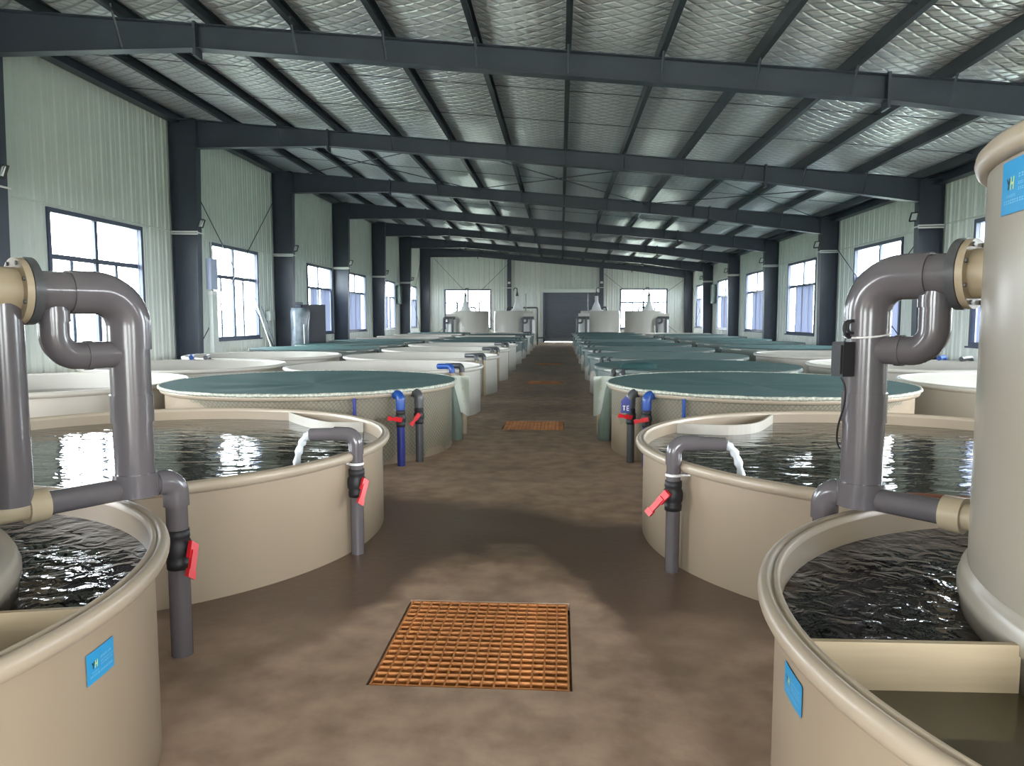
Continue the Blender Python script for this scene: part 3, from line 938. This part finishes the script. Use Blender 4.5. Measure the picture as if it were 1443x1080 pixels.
def drum(c, label, Rd, Rr):
    t = thing('filter_drum', label, 'filter drum', (c[0], c[1], .055), 'tall filter drums in front sumps')
    Z = 2.25 - .055
    s = MB(); s.lathe([(Rd, 0), (Rd, Z - .06)], n=128); s.lathe([(Rd - .025, Z - .06), (Rd - .025, 1.6), (.01, 1.6)], n=96); s.build('drum_wall', 'drum', t)
    k = MB(); k.lathe([(Rd + .001, .0), (1.222, 0.0), (1.222, .70), (1.235, .715), (1.235, .745), (1.226, .758), (1.226, .775), (1.218, .785), (1.212, .80), (Rd + .001, .81)], n=128); k.build('base_collar', 'drum', t)
    r = MB(); r.lathe([(Rd - .025, Z - .08), (Rd - .025, Z - .01), (Rd - .005, Z), (Rr - .02, Z - .003), (Rr - .005, Z - .02), (Rr, Z - .045), (Rr - .008, Z - .07), (Rr - .02, Z - .08), (Rd + .001, Z - .08)], n=128); r.build('rim', 'cream_rim', t)
    return t
dL = drum(DL, 'tall cream filter drum at the left edge, standing in the left sump', 1.165, 1.20)
dR = drum(DRc, 'tall cream filter drum with a sticker, standing in the right sump', 1.205, 1.245)
sticker(dR, 1.205, math.radians(173), 2.08 - .055, .25, .155, seed=9)
stk = dR

# ------------------------------------------------------------------ big pipework of the front units
def valve(parent, c, axis_z=True, side=(1, 0, 0), up_=(0, 0, 1), r=.05, down=-.5, hl=.15):
    """black ball valve on a vertical pipe, red lever handle"""
    c = Vector(c)
    b = MB(); k = r / .05
    b.lathe([(.001, -.10), (.056, -.10), (.058, -.06), (.052, -.055), (.064, -.03), (.066, 0), (.064, .03), (.052, .055), (.058, .06), (.056, .10), (.001, .10)], n=20)
    b.v = [(x * k + c.x, y * k + c.y, z * k + c.z) for x, y, z in b.v]
    s = Vector(side).normalized()
    b.tube([c + s * .05 * k, c + s * .085 * k], .02 * k, 10)
    vb = b.build('valve_body', 'black', parent)
    h = MB(); ctr = c + s * .095 * k
    d = (Vector((0, 0, 1)) * down + s.cross(Vector((0, 0, 1))) * .55 + s * .35).normalized()
    w = d.cross(s).normalized()
    h.obox(ctr, d * .045 * k, w * .026 * k, s * .012 * k)
    h.obox(ctr + d * hl * .5 * k + s * .012, d * hl * .5 * k, w * .019 * k, s * .009 * k)
    h.obox(ctr + d * hl * 1.0 * k + s * .012, d * .02 * k, w * .026 * k, s * .011 * k)
    h.build('handle', 'red', vb)
    return vb
def pipework(F, u, tV, tE, zU, zB, zL, mirror, label, drop_pipe, valve_z):
    """F flange centre (x,y), u horizontal direction away from the drum"""
    F = Vector((F[0], F[1], 0)); u = Vector((u[0], u[1], 0)).normalized()
    t = thing('filter_pipework', label, 'pipework', (F.x, F.y, 0), 'grey pipe loops of the front drums')
    P = lambda s, z: u * s + Vector((0, 0, z))
    R = .088
    # stub and flanges
    MB().tube([P(-.155, zU), P(-.015, zU)], .098, 28).build('stub_pipe', 'pipe_beige', t)
    f = MB(); f.tube([P(-.03, zU), P(-.002, zU)], .138, 36); fo = f.build('flange', 'pipe_beige', t)
    f = MB(); f.tube([P(0, zU), P(.034, zU)], .142, 36); f.tube([P(.034, zU), P(.05, zU)], .115, 36); fo2 = f.build('flange', 'pipe_dark', t)
    side = u.cross(Vector((0, 0, 1)))
    b_ = MB()
    for i in range(8):
        a = 2 * PI * (i + .5) / 8
        q = side * cos(a) * .122 + Vector((0, 0, 1)) * sin(a) * .122
        b_.tube([P(-.038, zU) + q, P(.042, zU) + q], .009, 6, smooth=False)
    tag(b_.build('bolts', 'pipe_dark', fo2), kind='stuff')
    # main run: horizontal, elbow, down to the lower tee
    m = MB(); m.tube([P(.04, zU), P(tV - .2, zU)], R, 32); m.build('upper_pipe', 'pipe', t)
    m = MB(); m.tube(arc(P(tV - .26, zU), P(tV, zU), P(tV, zU - .26), .15, 14), R + .008, 32); el = m.build('elbow', 'pipe', t)
    m = MB(); m.tube([P(tV, zU - .24), P(tV, zL + .02)], R, 32); m.build('down_pipe', 'pipe', t)
    m = MB(); m.tube([P(tV, zU - .52), P(tV, zU - .50)], R + .003, 32); m.build('coupling', 'pipe', t)
    m = MB(); m.tube([P(tV, zB - .32), P(tV, zB - .19)], R + .006, 32); m.build('coupling', 'pipe', t)
    # trap branch
    r2 = .061; tb = .115
    m = MB(); pts = arc(P(tb, zU - .02), P(tb, zB), P(tV, zB), .095, 12); m.tube(pts, r2, 24); m.build('trap_pipe', 'pipe', t)
    m = MB(); m.tube([P(tb, zU - .13), P(tb, zU - .08)], r2 + .006, 24); m.build('coupling', 'pipe', t)
    m = MB(); m.tube([P(tb + .12, zB), P(tb + .15, zB)], r2 + .005, 24); m.build('coupling', 'pipe', t)
    # lower run with coupling towards the drum and elbow down to the floor
    m = MB(); m.tube(arc(P(-.02, zL), P(tE, zL), P(tE, .0), .07, 10), .052, 24); m.build('lower_pipe', 'pipe', t)
    m = MB(); m.tube([P(-.155, zL), P(.0, zL)], .055, 24); m.tube([P(-.035, zL), P(.045, zL)], .073, 28); m.build('coupling', 'pipe_beige', t)
    m = MB(); m.tube([P(tV, zL - .04), P(tV, zL + .07)], R + .012, 32); m.build('tee', 'pipe', t)
    m = MB(); m.tube(arc(P(tE - .10, zL), P(tE, zL), P(tE, zL - .13), .07, 10), .061, 24); m.build('elbow', 'pipe', t)
    if drop_pipe:
        m = MB(); m.tube([P(-.085, zU - .05), P(-.085, zL + .02)], .082, 28); m.build('drop_pipe', 'pipe', t)
    if valve_z: valve(t, P(tE, valve_z), side=(1, -.35, 0), down=-.75, hl=.12)
    return t, P, u
pwL, PL, uL = pipework((-2.25, 3.0), (.537, .843), .437, .635, 1.815, 1.535, .90, True, 'grey pipe loop with red valve from the left filter drum', True, .55)
pwR, PR, uR = pipework((1.61, 3.09), (-.669, .743), .394, .56, 1.872, 1.56, .90, False, 'grey pipe loop from the right filter drum beside black controller', False, None)

# black controller strapped to the right down pipe
Fr = Vector((1.61, 3.09, 0))
pv = Fr + PR(.394, 0)
t = thing('float_controller', 'black float controller tied to the right grey pipe with a white cable tie', 'controller', (pv.x, pv.y, 1.52))
sd = Vector((-.93, -.36, 0)).normalized(); tg = Vector((-sd.y, sd.x, 0))
m = MB(); m.obox(sd * .122, sd * .030, tg * .035, (0, 0, .075)); m.obox(sd * .156, sd * .005, tg * .028, (0, 0, .062)); bo = m.build('case', 'black', t)
m = MB()
for i, (r_, dz) in enumerate(((.03, .135), (.036, .13), (.028, .14))):
    pts = [sd * (.10 + r_ * cos(a) * .8) + tg * (.01 * i) + Vector((0, 0, dz + r_ * sin(a))) for a in [2 * PI * k / 14 for k in range(15)]]
    m.tube(pts, .007, 6, caps=False)
m.build('coiled_cable', 'black', t)
m = MB(); pts = []
for k in range(25):
    a = 2 * PI * k / 24
    pts.append(Vector((cos(a) * .094, sin(a) * .094, .105 + .012 * cos(a - .5))))
m.tube(pts, .005, 6, caps=False); m.build('cable_tie', 'white', t)
m = MB(); pts = [sd * .13 + Vector((0, 0, -.08)), sd * .12 + tg * .02 + Vector((0, 0, -.12)), sd * .105 + Vector((0, 0, -.2)), sd * .10 - tg * .05 + Vector((0, 0, -.32)), tg * -.12 + sd * .03 + Vector((0, 0, -.42)), tg * -.16 - sd * .10 + Vector((0, 0, -.46)),
                  tg * -.19 - sd * .22 + Vector((0, 0, -.43)), tg * -.22 - sd * .26 + Vector((0, 0, -.52)), tg * -.23 - sd * .26 + Vector((0, 0, -.68))]
def smooth_path(p, it=3):
    p = [Vector(q) for q in p]
    for _ in range(it):
        n_ = [p[0]]
        for a, b in zip(p[:-1], p[1:]): n_ += [a * .75 + b * .25, a * .25 + b * .75]
        p = n_ + [p[-1]]
    return p
m.tube(smooth_path(pts), .0045, 6); m.build('hanging_cable', 'black', t)
t2 = MB(); t2.tube(smooth_path([(1.55, 3.83, .775), (1.75, 3.84, .80), (1.95, 3.83, .79), (2.25, 3.80, .775)]), .02, 8)
tag(t2.build('brown_hose', 'brown'), 'short brown hose lying on the rim of the right low tank', 'hose')

# ------------------------------------------------------------------ water inlets of the low tanks
def inlet(x, y, dirx, label):
    t = thing('inlet_pipe', label, 'inlet pipe', (x, y, 0), 'grey inlet pipes with red valves')
    r = .047; zt = .87
    m = MB(); m.tube([(0, 0, 0), (0, 0, zt - .08)], r, 24); m.build('riser', 'pipe', t)
    d = Vector((dirx, .10, 0)).normalized()
    m = MB(); m.tube(arc((0, 0, zt - .14), (0, 0, zt), d * .16 + Vector((0, 0, zt)), .07, 10), r + .006, 24); m.build('elbow', 'pipe', t)
    m = MB(); m.tube([d * .12 + Vector((0, 0, zt)), d * .34 + Vector((0, 0, zt - .01))], r, 24); m.build('spout', 'pipe', t)
    valve(t, (0, 0, .52), side=(-dirx * .75, -.66, 0), down=-.8, hl=.13)
    m = MB()
    m.obox(Vector((dirx * .10, 0.0, .66)), (.10, 0, 0), (0, .02, 0), (0, 0, .006)); m.tube([(0, 0, .652), (0, 0, .668)], r + .008, 20); m.build('clip', 'white', t)
    o = Vector((x, y, 0)) + d * .345
    s = thing('water_jet', 'white jet of water pouring from the %s low tank inlet' % ('left' if dirx < 0 else 'right'), 'water', (o.x, o.y, .63))
    m = MB(); pts = [Vector((0, 0, .235)) + d * .0, d * .05 + Vector((0, 0, .20)), d * .09 + Vector((0, 0, .12)), d * .115 + Vector((0, 0, .0))]
    pts = smooth_path(pts, 2); m.tube(pts, [.026 + .006 * sin(i * 2.1) for i in range(len(pts))], 10); m.build('jet', 'stream', s)
    return t
inlet(-1.46, 5.20, -1, 'grey riser with red valve feeding the left low tank')
inlet(0.755, 4.95, 1, 'grey riser with red valve feeding the right low tank')

# ------------------------------------------------------------------ the rows of tanks behind
def net_cover(x, y, R, H, label, m='net_top', sag=.05, n=72, wav=.012):
    t = thing('net_cover', label, 'net cover', (x, y, H), 'net covers over fish tanks')
    mb = MB(); rings = [0.0001, .35, .7, .9, .97, 1.0]
    vs = []
    for j, q in enumerate(rings):
        for i in range(n):
            a = 2 * PI * i / n
            z = .012 - sag * (1 - q * q) + wav * sin(a * 7 + j) * q * (1 - q) * 4
            vs.append(((R + .005) * q * cos(a), (R + .005) * q * sin(a), z))
    mb.add(vs, [(j * n + i, j * n + (i + 1) % n, (j + 1) * n + (i + 1) % n, (j + 1) * n + i) for j in range(len(rings) - 1) for i in range(n)], True)
    mb.build('netting', m, t)
    return t
def rope_ring(t, R, z, m='rope', r=.02):
    mb = MB(); pts = []
    k = 96
    vs = []
    for i in range(k):
        a = 2 * PI * i / k
        for j in range(8):
            w = 2 * PI * j / 8 + i * .6
            rr = r * (1 + .22 * cos(2 * w + i))
            vs.append(((R + rr * cos(w)) * cos(a), (R + rr * cos(w)) * sin(a), z + rr * sin(w)))
    mb.add(vs, [(i * 8 + j, i * 8 + (j + 1) % 8, ((i + 1) % k) * 8 + (j + 1) % 8, ((i + 1) % k) * 8 + j) for i in range(k) for j in range(8)], True)
    return mb.build('edge_rope', m, t)
R_ROW = 1.8; H_ROW = .845
nL = (-3.28, 9.74); nR = (2.50, 9.75); RN = 1.885; HN = .86
YROW = [13.45 + 3.66 * k for k in range(9)]
XA, XB = -3.2, 2.42
tank_tbl = []
# netted pair behind the low tanks
make_tank('cream tank draped in green net left of the aisle, third from camera', nL[0], nL[1], RN, HN, .62, near=True, group='draped tanks')
make_tank('cream tank draped in green net right of the aisle, third from camera', nR[0], nR[1], RN, HN, .62, near=True, group='draped tanks')
for c, nm, a0, a1, zb in ((nL, 'left', -2.05, .55, lambda a: (-.80 if a > -.95 else -.55 + .0 * a)), (nR, 'right', PI - .6, PI + 2.3, lambda a: (-.42 if a < PI + .55 else -.52))):
    nc = net_cover(c[0], c[1], RN, HN, 'dark teal net draped over the third tank %s of the aisle, strands hanging' % nm, sag=.04)
    rope_ring(nc, RN + .002, .0)
    # skirt built in local coordinates hanging below the rope
    rnd = random.Random(3 if nm == 'left' else 8)
    cell = .027; n = int((a1 - a0) * RN / cell); mb = MB(); ph = [rnd.uniform(0, 6.28) for _ in range(5)]
    def pt(i, j):
        a = a0 + (a1 - a0) * i / n; s = j * cell
        aw = a + .010 * sin(s * 9 + ph[0] + a * 5) + .005 * sin(s * 21 + a * 17)
        rr = RN + .006 - min(.045, s * .35) + .010 * (1 + sin(a * 23 + s * 6 + ph[1])) * min(1, s * 3)
        return Vector((rr * cos(aw), rr * sin(aw), -s))
    for i in range(n):
        a = a0 + (a1 - a0) * i / n
        low = zb(a) + .04 * sin(a * 19 + ph[2]) + .02 * sin(a * 47 + ph[3])
        fade = min(1, (i / n) * 8, (1 - i / n) * 8)
        low *= max(.25, fade)
        for j in range(31):
            if -(j + 1) * cell < low: break
            p, q1 = (pt(i, j), pt(i + 1, j + 1)) if (i + j) % 2 == 0 else (pt(i + 1, j), pt(i, j + 1))
            d = (q1 - p).normalized(); out = Vector((p.x, p.y, 0)).normalized()
            e_ = d.cross(out).normalized() * .0032
            o = len(mb.v)
            mb.v += [tuple(p - e_), tuple(p + e_), tuple(q1 + e_), tuple(q1 - e_)]
            mb.f.append((o, o + 1, o + 2, o + 3)); mb.s.append(False)
    tag(mb.build('net_skirt', 'net_strand', nc), kind='stuff')

# prototypes shared by the long rows
def proto(R, H, level):
    n = 72; Rw = R - .06
    s = MB(); s.lathe([(Rw, 0), (Rw, H - .07)], n=n); s.lathe([(Rw - .012, H - .03), (Rw - .012, .06), (.01, .05)], n=n)
    r = MB(); r.lathe(rim_profile(R, H), n=n)
    w = MB(); w.disc(Rw - .013, level, n)
    return s.mesh('wall_shell', 'cream_far'), r.mesh('rim', 'cream_far'), w.mesh('water', 'water')
pw, pr, pwa = proto(R_ROW, H_ROW, .60)
STATE = {
    'L':  ['open', 'open', 'open', 'open', 'net', 'net', 'open', 'net', 'open'],
    'R':  ['net', 'pale', 'pale', 'net', 'pale', 'net', 'net', 'net', 'net'],
    'L2': ['open', 'open', 'open', 'net', 'net', 'net', 'open', 'open', 'open', 'net'],
    'R2': ['open', 'open', 'open', 'net', 'net', 'net', 'pale', 'net', 'open'],
}
drape_mesh = []
for q in range(2):
    mb = MB(); n = 72; vs = []
    for j in range(5):
        for i in range(n):
            a = 2 * PI * i / n
            dp = .50 + .12 * sin(3 * a + q) + .07 * sin(8 * a + 2 * q)
            rr = R_ROW + .006 - min(.05, .03 * j) + .018 * (1 + sin(13 * a + j)) * (j > 0)
            vs.append((rr * cos(a), rr * sin(a), .006 - dp * j / 4))
    mb.add(vs, [(j * n + i, j * n + (i + 1) % n, (j + 1) * n + (i + 1) % n, (j + 1) * n + i) for j in range(4) for i in range(n)], True)
    drape_mesh.append(mb.mesh('drape', 'net_drape'))
def far_tank(x, y, state, where, k):
    st = {'open': 'open', 'net': 'dark net covered', 'pale': 'pale net covered'}[state]
    t = thing('fish_tank', '%s cream tank %s, %s from camera' % (st, where, ORD[k]), 'fish tank', (x, y, 0), 'rows of round fish tanks')
    link('wall_shell', pw, t); link('rim', pr, t); link('water', pwa, t)
    if state != 'open':
        nc = net_cover(x, y, R_ROW, H_ROW, '%s net over the tank %s, %s from camera' % ('dark teal' if state == 'net' else 'pale teal', where, ORD[k]), 'net_top' if state == 'net' else 'net_pale', n=48)
        link('drape', drape_mesh[k % 2], nc)
    return t
for k, y in enumerate(YROW):
    far_tank(XA, y, STATE['L'][k], 'in the row left of the aisle', k + 4)
    far_tank(XB, y + .08, STATE['R'][k], 'in the row right of the aisle', k + 4)
for k, y in enumerate([9.6] + YROW):
    far_tank(-7.0, y + .1, STATE['L2'][k], 'in the row along the left wall', k + 1)
for k in range(9):
    far_tank(6.5, 10.4 + 3.95 * k, STATE['R2'][k], 'in the row along the right wall', k + 1)

# ------------------------------------------------------------------ paired risers beside each aisle tank
def riser(x, y, cx, cy, m, low, label, vdown=.2, has_valve=True):
    t = thing('riser_pipe', label, 'riser pipe', (x, y, 0), 'paired risers beside the tanks')
    r = .046; zt = .82 if low else .90
    if not has_valve: r = .040
    d = Vector((cx - x, cy - y, 0)).normalized()
    MB().tube([(0, 0, 0), (0, 0, zt - .08)], r, 16).build('riser', ({'pipe_blue': 'pipe_navy'}.get(m, m)) if has_valve else 'pipe_beige', t)
    e_ = MB(); e_.tube(arc((0, 0, zt - (.16 if has_valve else .11)), (0, 0, zt), d * (.10 if low else .34) + Vector((0, 0, zt - (0 if low else .015))), .065, 8), r + .008, 16); e_.build('elbow', m, t)
    if has_valve: valve(t, (0, 0, zt - .27), side=(-d.x * .2 - .2, -1, 0), down=vdown, hl=.11, r=.047)
riser(-1.83, 8.40, *nL, 'pipe_blue', True, 'blue riser with a red valve in front of the left draped tank', .12)
riser(-1.665, 8.66, *nL, 'pipe_dark', True, 'dark grey riser with a red valve in front of the left draped tank', -.8)
riser(.828, 8.76, *nR, 'pipe_dark', True, 'dark grey riser with a red valve in front of the right draped tank', .12)
riser(.985, 8.52, *nR, 'pipe_blue', True, 'blue riser with a red valve in front of the right draped tank', -.1)
for k, y in enumerate(YROW):
    for s, x0, yy, nm in ((1, XA, y, 'left'), (-1, XB, y + .08, 'right')):
        low = STATE['L' if s > 0 else 'R'][k] != 'open'
        for m, q, cn in (('pipe_blue', (1.40, -1.16), 'blue'), ('pipe_dark', (1.54, -.97), 'dark grey')):
            riser(x0 + s * q[0], yy + q[1], x0, yy, m if k == 0 and s > 0 else 'pipe_dark', low, '%s of the %s tank from camera, %s of the aisle' % ((cn + ' topped beige riser') if k == 0 and s > 0 else ('nearer beige riser', 'farther beige riser')[cn != 'blue'], ORD[k + 4], nm), has_valve=False)
for (x, y, cx, cy, nm) in ((-7.8, 15.32, -7.0, 13.55, 'left'), (7.82, 15.72, 6.5, 14.35, 'right')):
    riser(x, y, cx, cy, 'pipe_blue', False, 'blue riser behind the second tank along the %s wall' % nm, has_valve=False)
    riser(x + .35, y + (.05 if x < 0 else -.33), cx, cy, 'pipe_dark', False, 'dark grey riser behind the second tank along the %s wall' % nm, has_valve=False)
# air hoses on the draped tanks
for c, a, nm, m in ((nL, -1.02, 'left', 'pipe_navy'), (nR, PI + .92, 'right', 'pipe_blue')):
    h = MB(); p = Vector((cos(a), sin(a), 0)) * (RN - .0)
    h.tube([p + Vector((0, 0, HN - .05)), p + Vector((0, 0, HN - .30)) - p.normalized() * .0, p + Vector((0, 0, .02))], .02, 8)
    tag(h.build('air_hose', m, None, (c[0], c[1], 0)), 'blue air hose down the wall of the %s draped tank' % nm, 'hose')
# small sign tag on the right draped tank, and sticker on the left one
t = thing('blue_tag', 'small dark blue pointed tag hanging by the right draped tank valve', 'tag', (.76, 8.66, .60))
MB().prism([(-.055, 0), (.055, 0), (.055, .14), (0, .20), (-.055, .14)], 'y', -.004, .004).build('plate', 'pipe_navy', t)
m = MB()
for (x0, x1, z0, z1) in ((-.035, -.005, .075, .087), (-.026, -.014, .03, .087), (.008, .036, .075, .087), (.008, .036, .05, .06), (.008, .036, .025, .037), (.008, .018, .025, .087)): m.box(x0, x1, -.006, -.004, z0, z1)
m.build('printed_mark', 'white', t)
# pale sheets hanging at the backs of the draped tanks
for (x, y, nm, s) in ((-1.52, 10.75, 'left', 1), (.68, 10.8, 'right', -1)):
    t = thing('hanging_sheet', 'pale plastic sheet hanging between %s draped tank and the next' % nm, 'sheet', (x, y, .30))
    vs = []; n = 14
    for i in range(n + 1):
        q = i / n
        for z in (0, .18, .38, .56):
            vs.append((s * (-.20 + .40 * q), .05 * sin(q * 9 + z * 4), z + (.03 * sin(q * 12) if z == 0 else 0)))
    mb = MB(); mb.add(vs, [(4 * i + j, 4 * i + j + 1, 4 * i + j + 5, 4 * i + j + 4) for i in range(n) for j in range(3)], True)
    mb.build('sheet', 'pale_cloth', t)
    MB().tube([(s * .10, .09, -.30), (s * .10, .09, .50)], .045, 14).build('support_pipe', 'pipe_beige', t)
for (x, y, nm) in ((-1.46, 10.3, 'left'), (.62, 10.35, 'right')):
    mb = MB(); vs = []; n = 16
    for j, z in enumerate((.0, .25, .5, .72, .84)):
        for i in range(n):
            a = 2 * PI * i / n; q = (.9, 1.0, .7, .5, .35)[j] * (1 + .22 * sin(5 * a + j))
            vs.append((.10 * q * cos(a) + .02 * j * (-1 if nm == 'left' else 1), .09 * q * sin(a), z))
    mb.add(vs, [(j * n + i, j * n + (i + 1) % n, (j + 1) * n + (i + 1) % n, (j + 1) * n + i) for j in range(4) for i in range(n)] + [tuple(range(4 * n, 5 * n))], True)
    tag(mb.build('net_bundle', 'net_strand', None, (x, y, 0)), 'bunched green net hanging at the aisle side of the %s draped tank' % nm, 'net')
# dark bag lying on the fourth right tank
t = thing('folded_net', 'dark teal folded net lying on the fourth tank right of the aisle', 'net', (1.35, 13.0, H_ROW - .03))
mb = MB(); vs = []
for j, z in enumerate((0, .06, .10, .12)):
    for i in range(20):
        a = 2 * PI * i / 20; q = (1, .95, .7, .3)[j] * (1 + .15 * sin(4 * a + j))
        vs.append((.30 * q * cos(a), .16 * q * sin(a), z))
mb.add(vs, [(j * 20 + i, j * 20 + (i + 1) % 20, (j + 1) * 20 + (i + 1) % 20, (j + 1) * 20 + i) for j in range(3) for i in range(20)] + [tuple(range(60, 80))], True)
mb.build('folds', 'teal_cloth', t)

# ------------------------------------------------------------------ filter drums at the far end
def far_unit(x, y, s, label, lab2):
    t = thing('filter_drum', label, 'filter drum', (x, y, 0), 'filter drums at the far end')
    R, Z = 1.22, 2.12
    m = MB(); m.lathe([(R, 0), (R, Z), (R - .03, Z + .02), (R - .06, Z), (R - .06, Z - .5)], n=64); m.disc(R - .06, Z - .3, 48); m.build('drum_wall', 'cream_far', t)
    m = MB(); m.lathe([(R + .06, 0), (R + .06, .8), (R, .84)], n=64); m.build('base_collar', 'cream_far', t)
    # round side chamber with pipe loop
    cx = s * (R - .18); cy = -(R - .32)
    m = MB(); m.lathe([(.34, .0), (.34, 1.55), (.30, 1.58), (.01, 1.58)], c=(cx, cy, 0), n=32); m.build('side_chamber', 'white', t)
    m = MB(); m.box(cx - .34, cx + .34, cy - .1, cy + .3, 1.58, 1.98); m.build('overflow_box', 'cream_far', t)
    p = MB(); y0 = cy - .42
    p.tube(arc((cx - .42, y0, 0), (cx - .42, y0, 1.72), (cx + .30, y0, 1.72), .12, 8), .075, 14)
    p.tube(arc((cx + .12, y0, 0), (cx + .12, y0, 1.70), (cx + .30, y0, 1.70), .1, 6), .07, 14)
    p.tube(arc((cx - .12, y0, 1.70), (cx - .12, y0, 1.40), (cx - .42, y0, 1.40), .12, 8), .055, 14)
    p.build('pipe_loop', 'pipe_dark', t)
    # skimmer cone on top
    sk = thing('skimmer_cone', lab2, 'skimmer', (x + s * .25, y - .2, Z - .30), 'skimmers on the far drums')
    z_ = .30
    c = MB(); c.lathe([(.42, 0), (.42, z_ + .06), (.30, z_ + .10), (.27, z_ + .22), (.12, z_ + .56), (.11, z_ + .60), (.11, z_ + .95), (.01, z_ + .95)], n=36); c.build('cone', 'white', sk)
    c = MB(); c.lathe([(.10, z_ + .95), (.09, z_ + 1.0), (.025, z_ + 1.27), (.01, z_ + 1.27)], n=20); c.build('cap', 'pipe_dark', sk)
    c = MB(); c.tube(arc((0, 0, z_ + 1.24), (0, 0, z_ + 1.45), (-s * .18, 0, z_ + 1.45), .08, 8) + [(-s * .22, 0, z_ + 1.3)], .03, 10); c.build('gooseneck', 'pipe_dark', sk)
    c = MB(); c.tube(arc((-s * .25, 0, z_ + .22), (-s * .62, 0, z_ + .28), (-s * .66, 0, -.0), .12, 8), .05, 10); c.build('side_arm', 'pipe_dark', sk)
    c = MB(); c.tube([(s * .55, -.1, 0), (s * .55, -.1, z_ + 1.1)], .03, 8); c.build('vent_pipe', 'pipe_dark', sk)
YD = 47.2
far_unit(-5.75, YD, -1, 'pale filter drum at the far end, leftmost of four', 'white skimmer cone on the leftmost far drum')
far_unit(-2.98, YD, 1, 'pale filter drum at the far end, just left of the aisle', 'white skimmer cone on the far drum just left of the aisle')
far_unit(2.48, YD, -1, 'pale filter drum at the far end, just right of the aisle', 'white skimmer cone on the far drum just right of the aisle')
far_unit(5.22, YD, 1, 'pale filter drum at the far end, rightmost of four', 'white skimmer cone on the rightmost far drum')
t = thing('aisle_stand_pipe', 'dark pipe frame standing by the far left drum and the shutter', 'pipework', (-1.45, 47.0, 0))
MB().tube(arc((0, 0, 0), (0, 0, 2.35), (-.9, 0, 2.35), .1, 6), .05, 10).build('frame_pipe', 'pipe_dark', t)
MB().tube([(0, 0, .45), (.45, .3, .45)], .045, 10).build('side_pipe', 'pipe_dark', t)
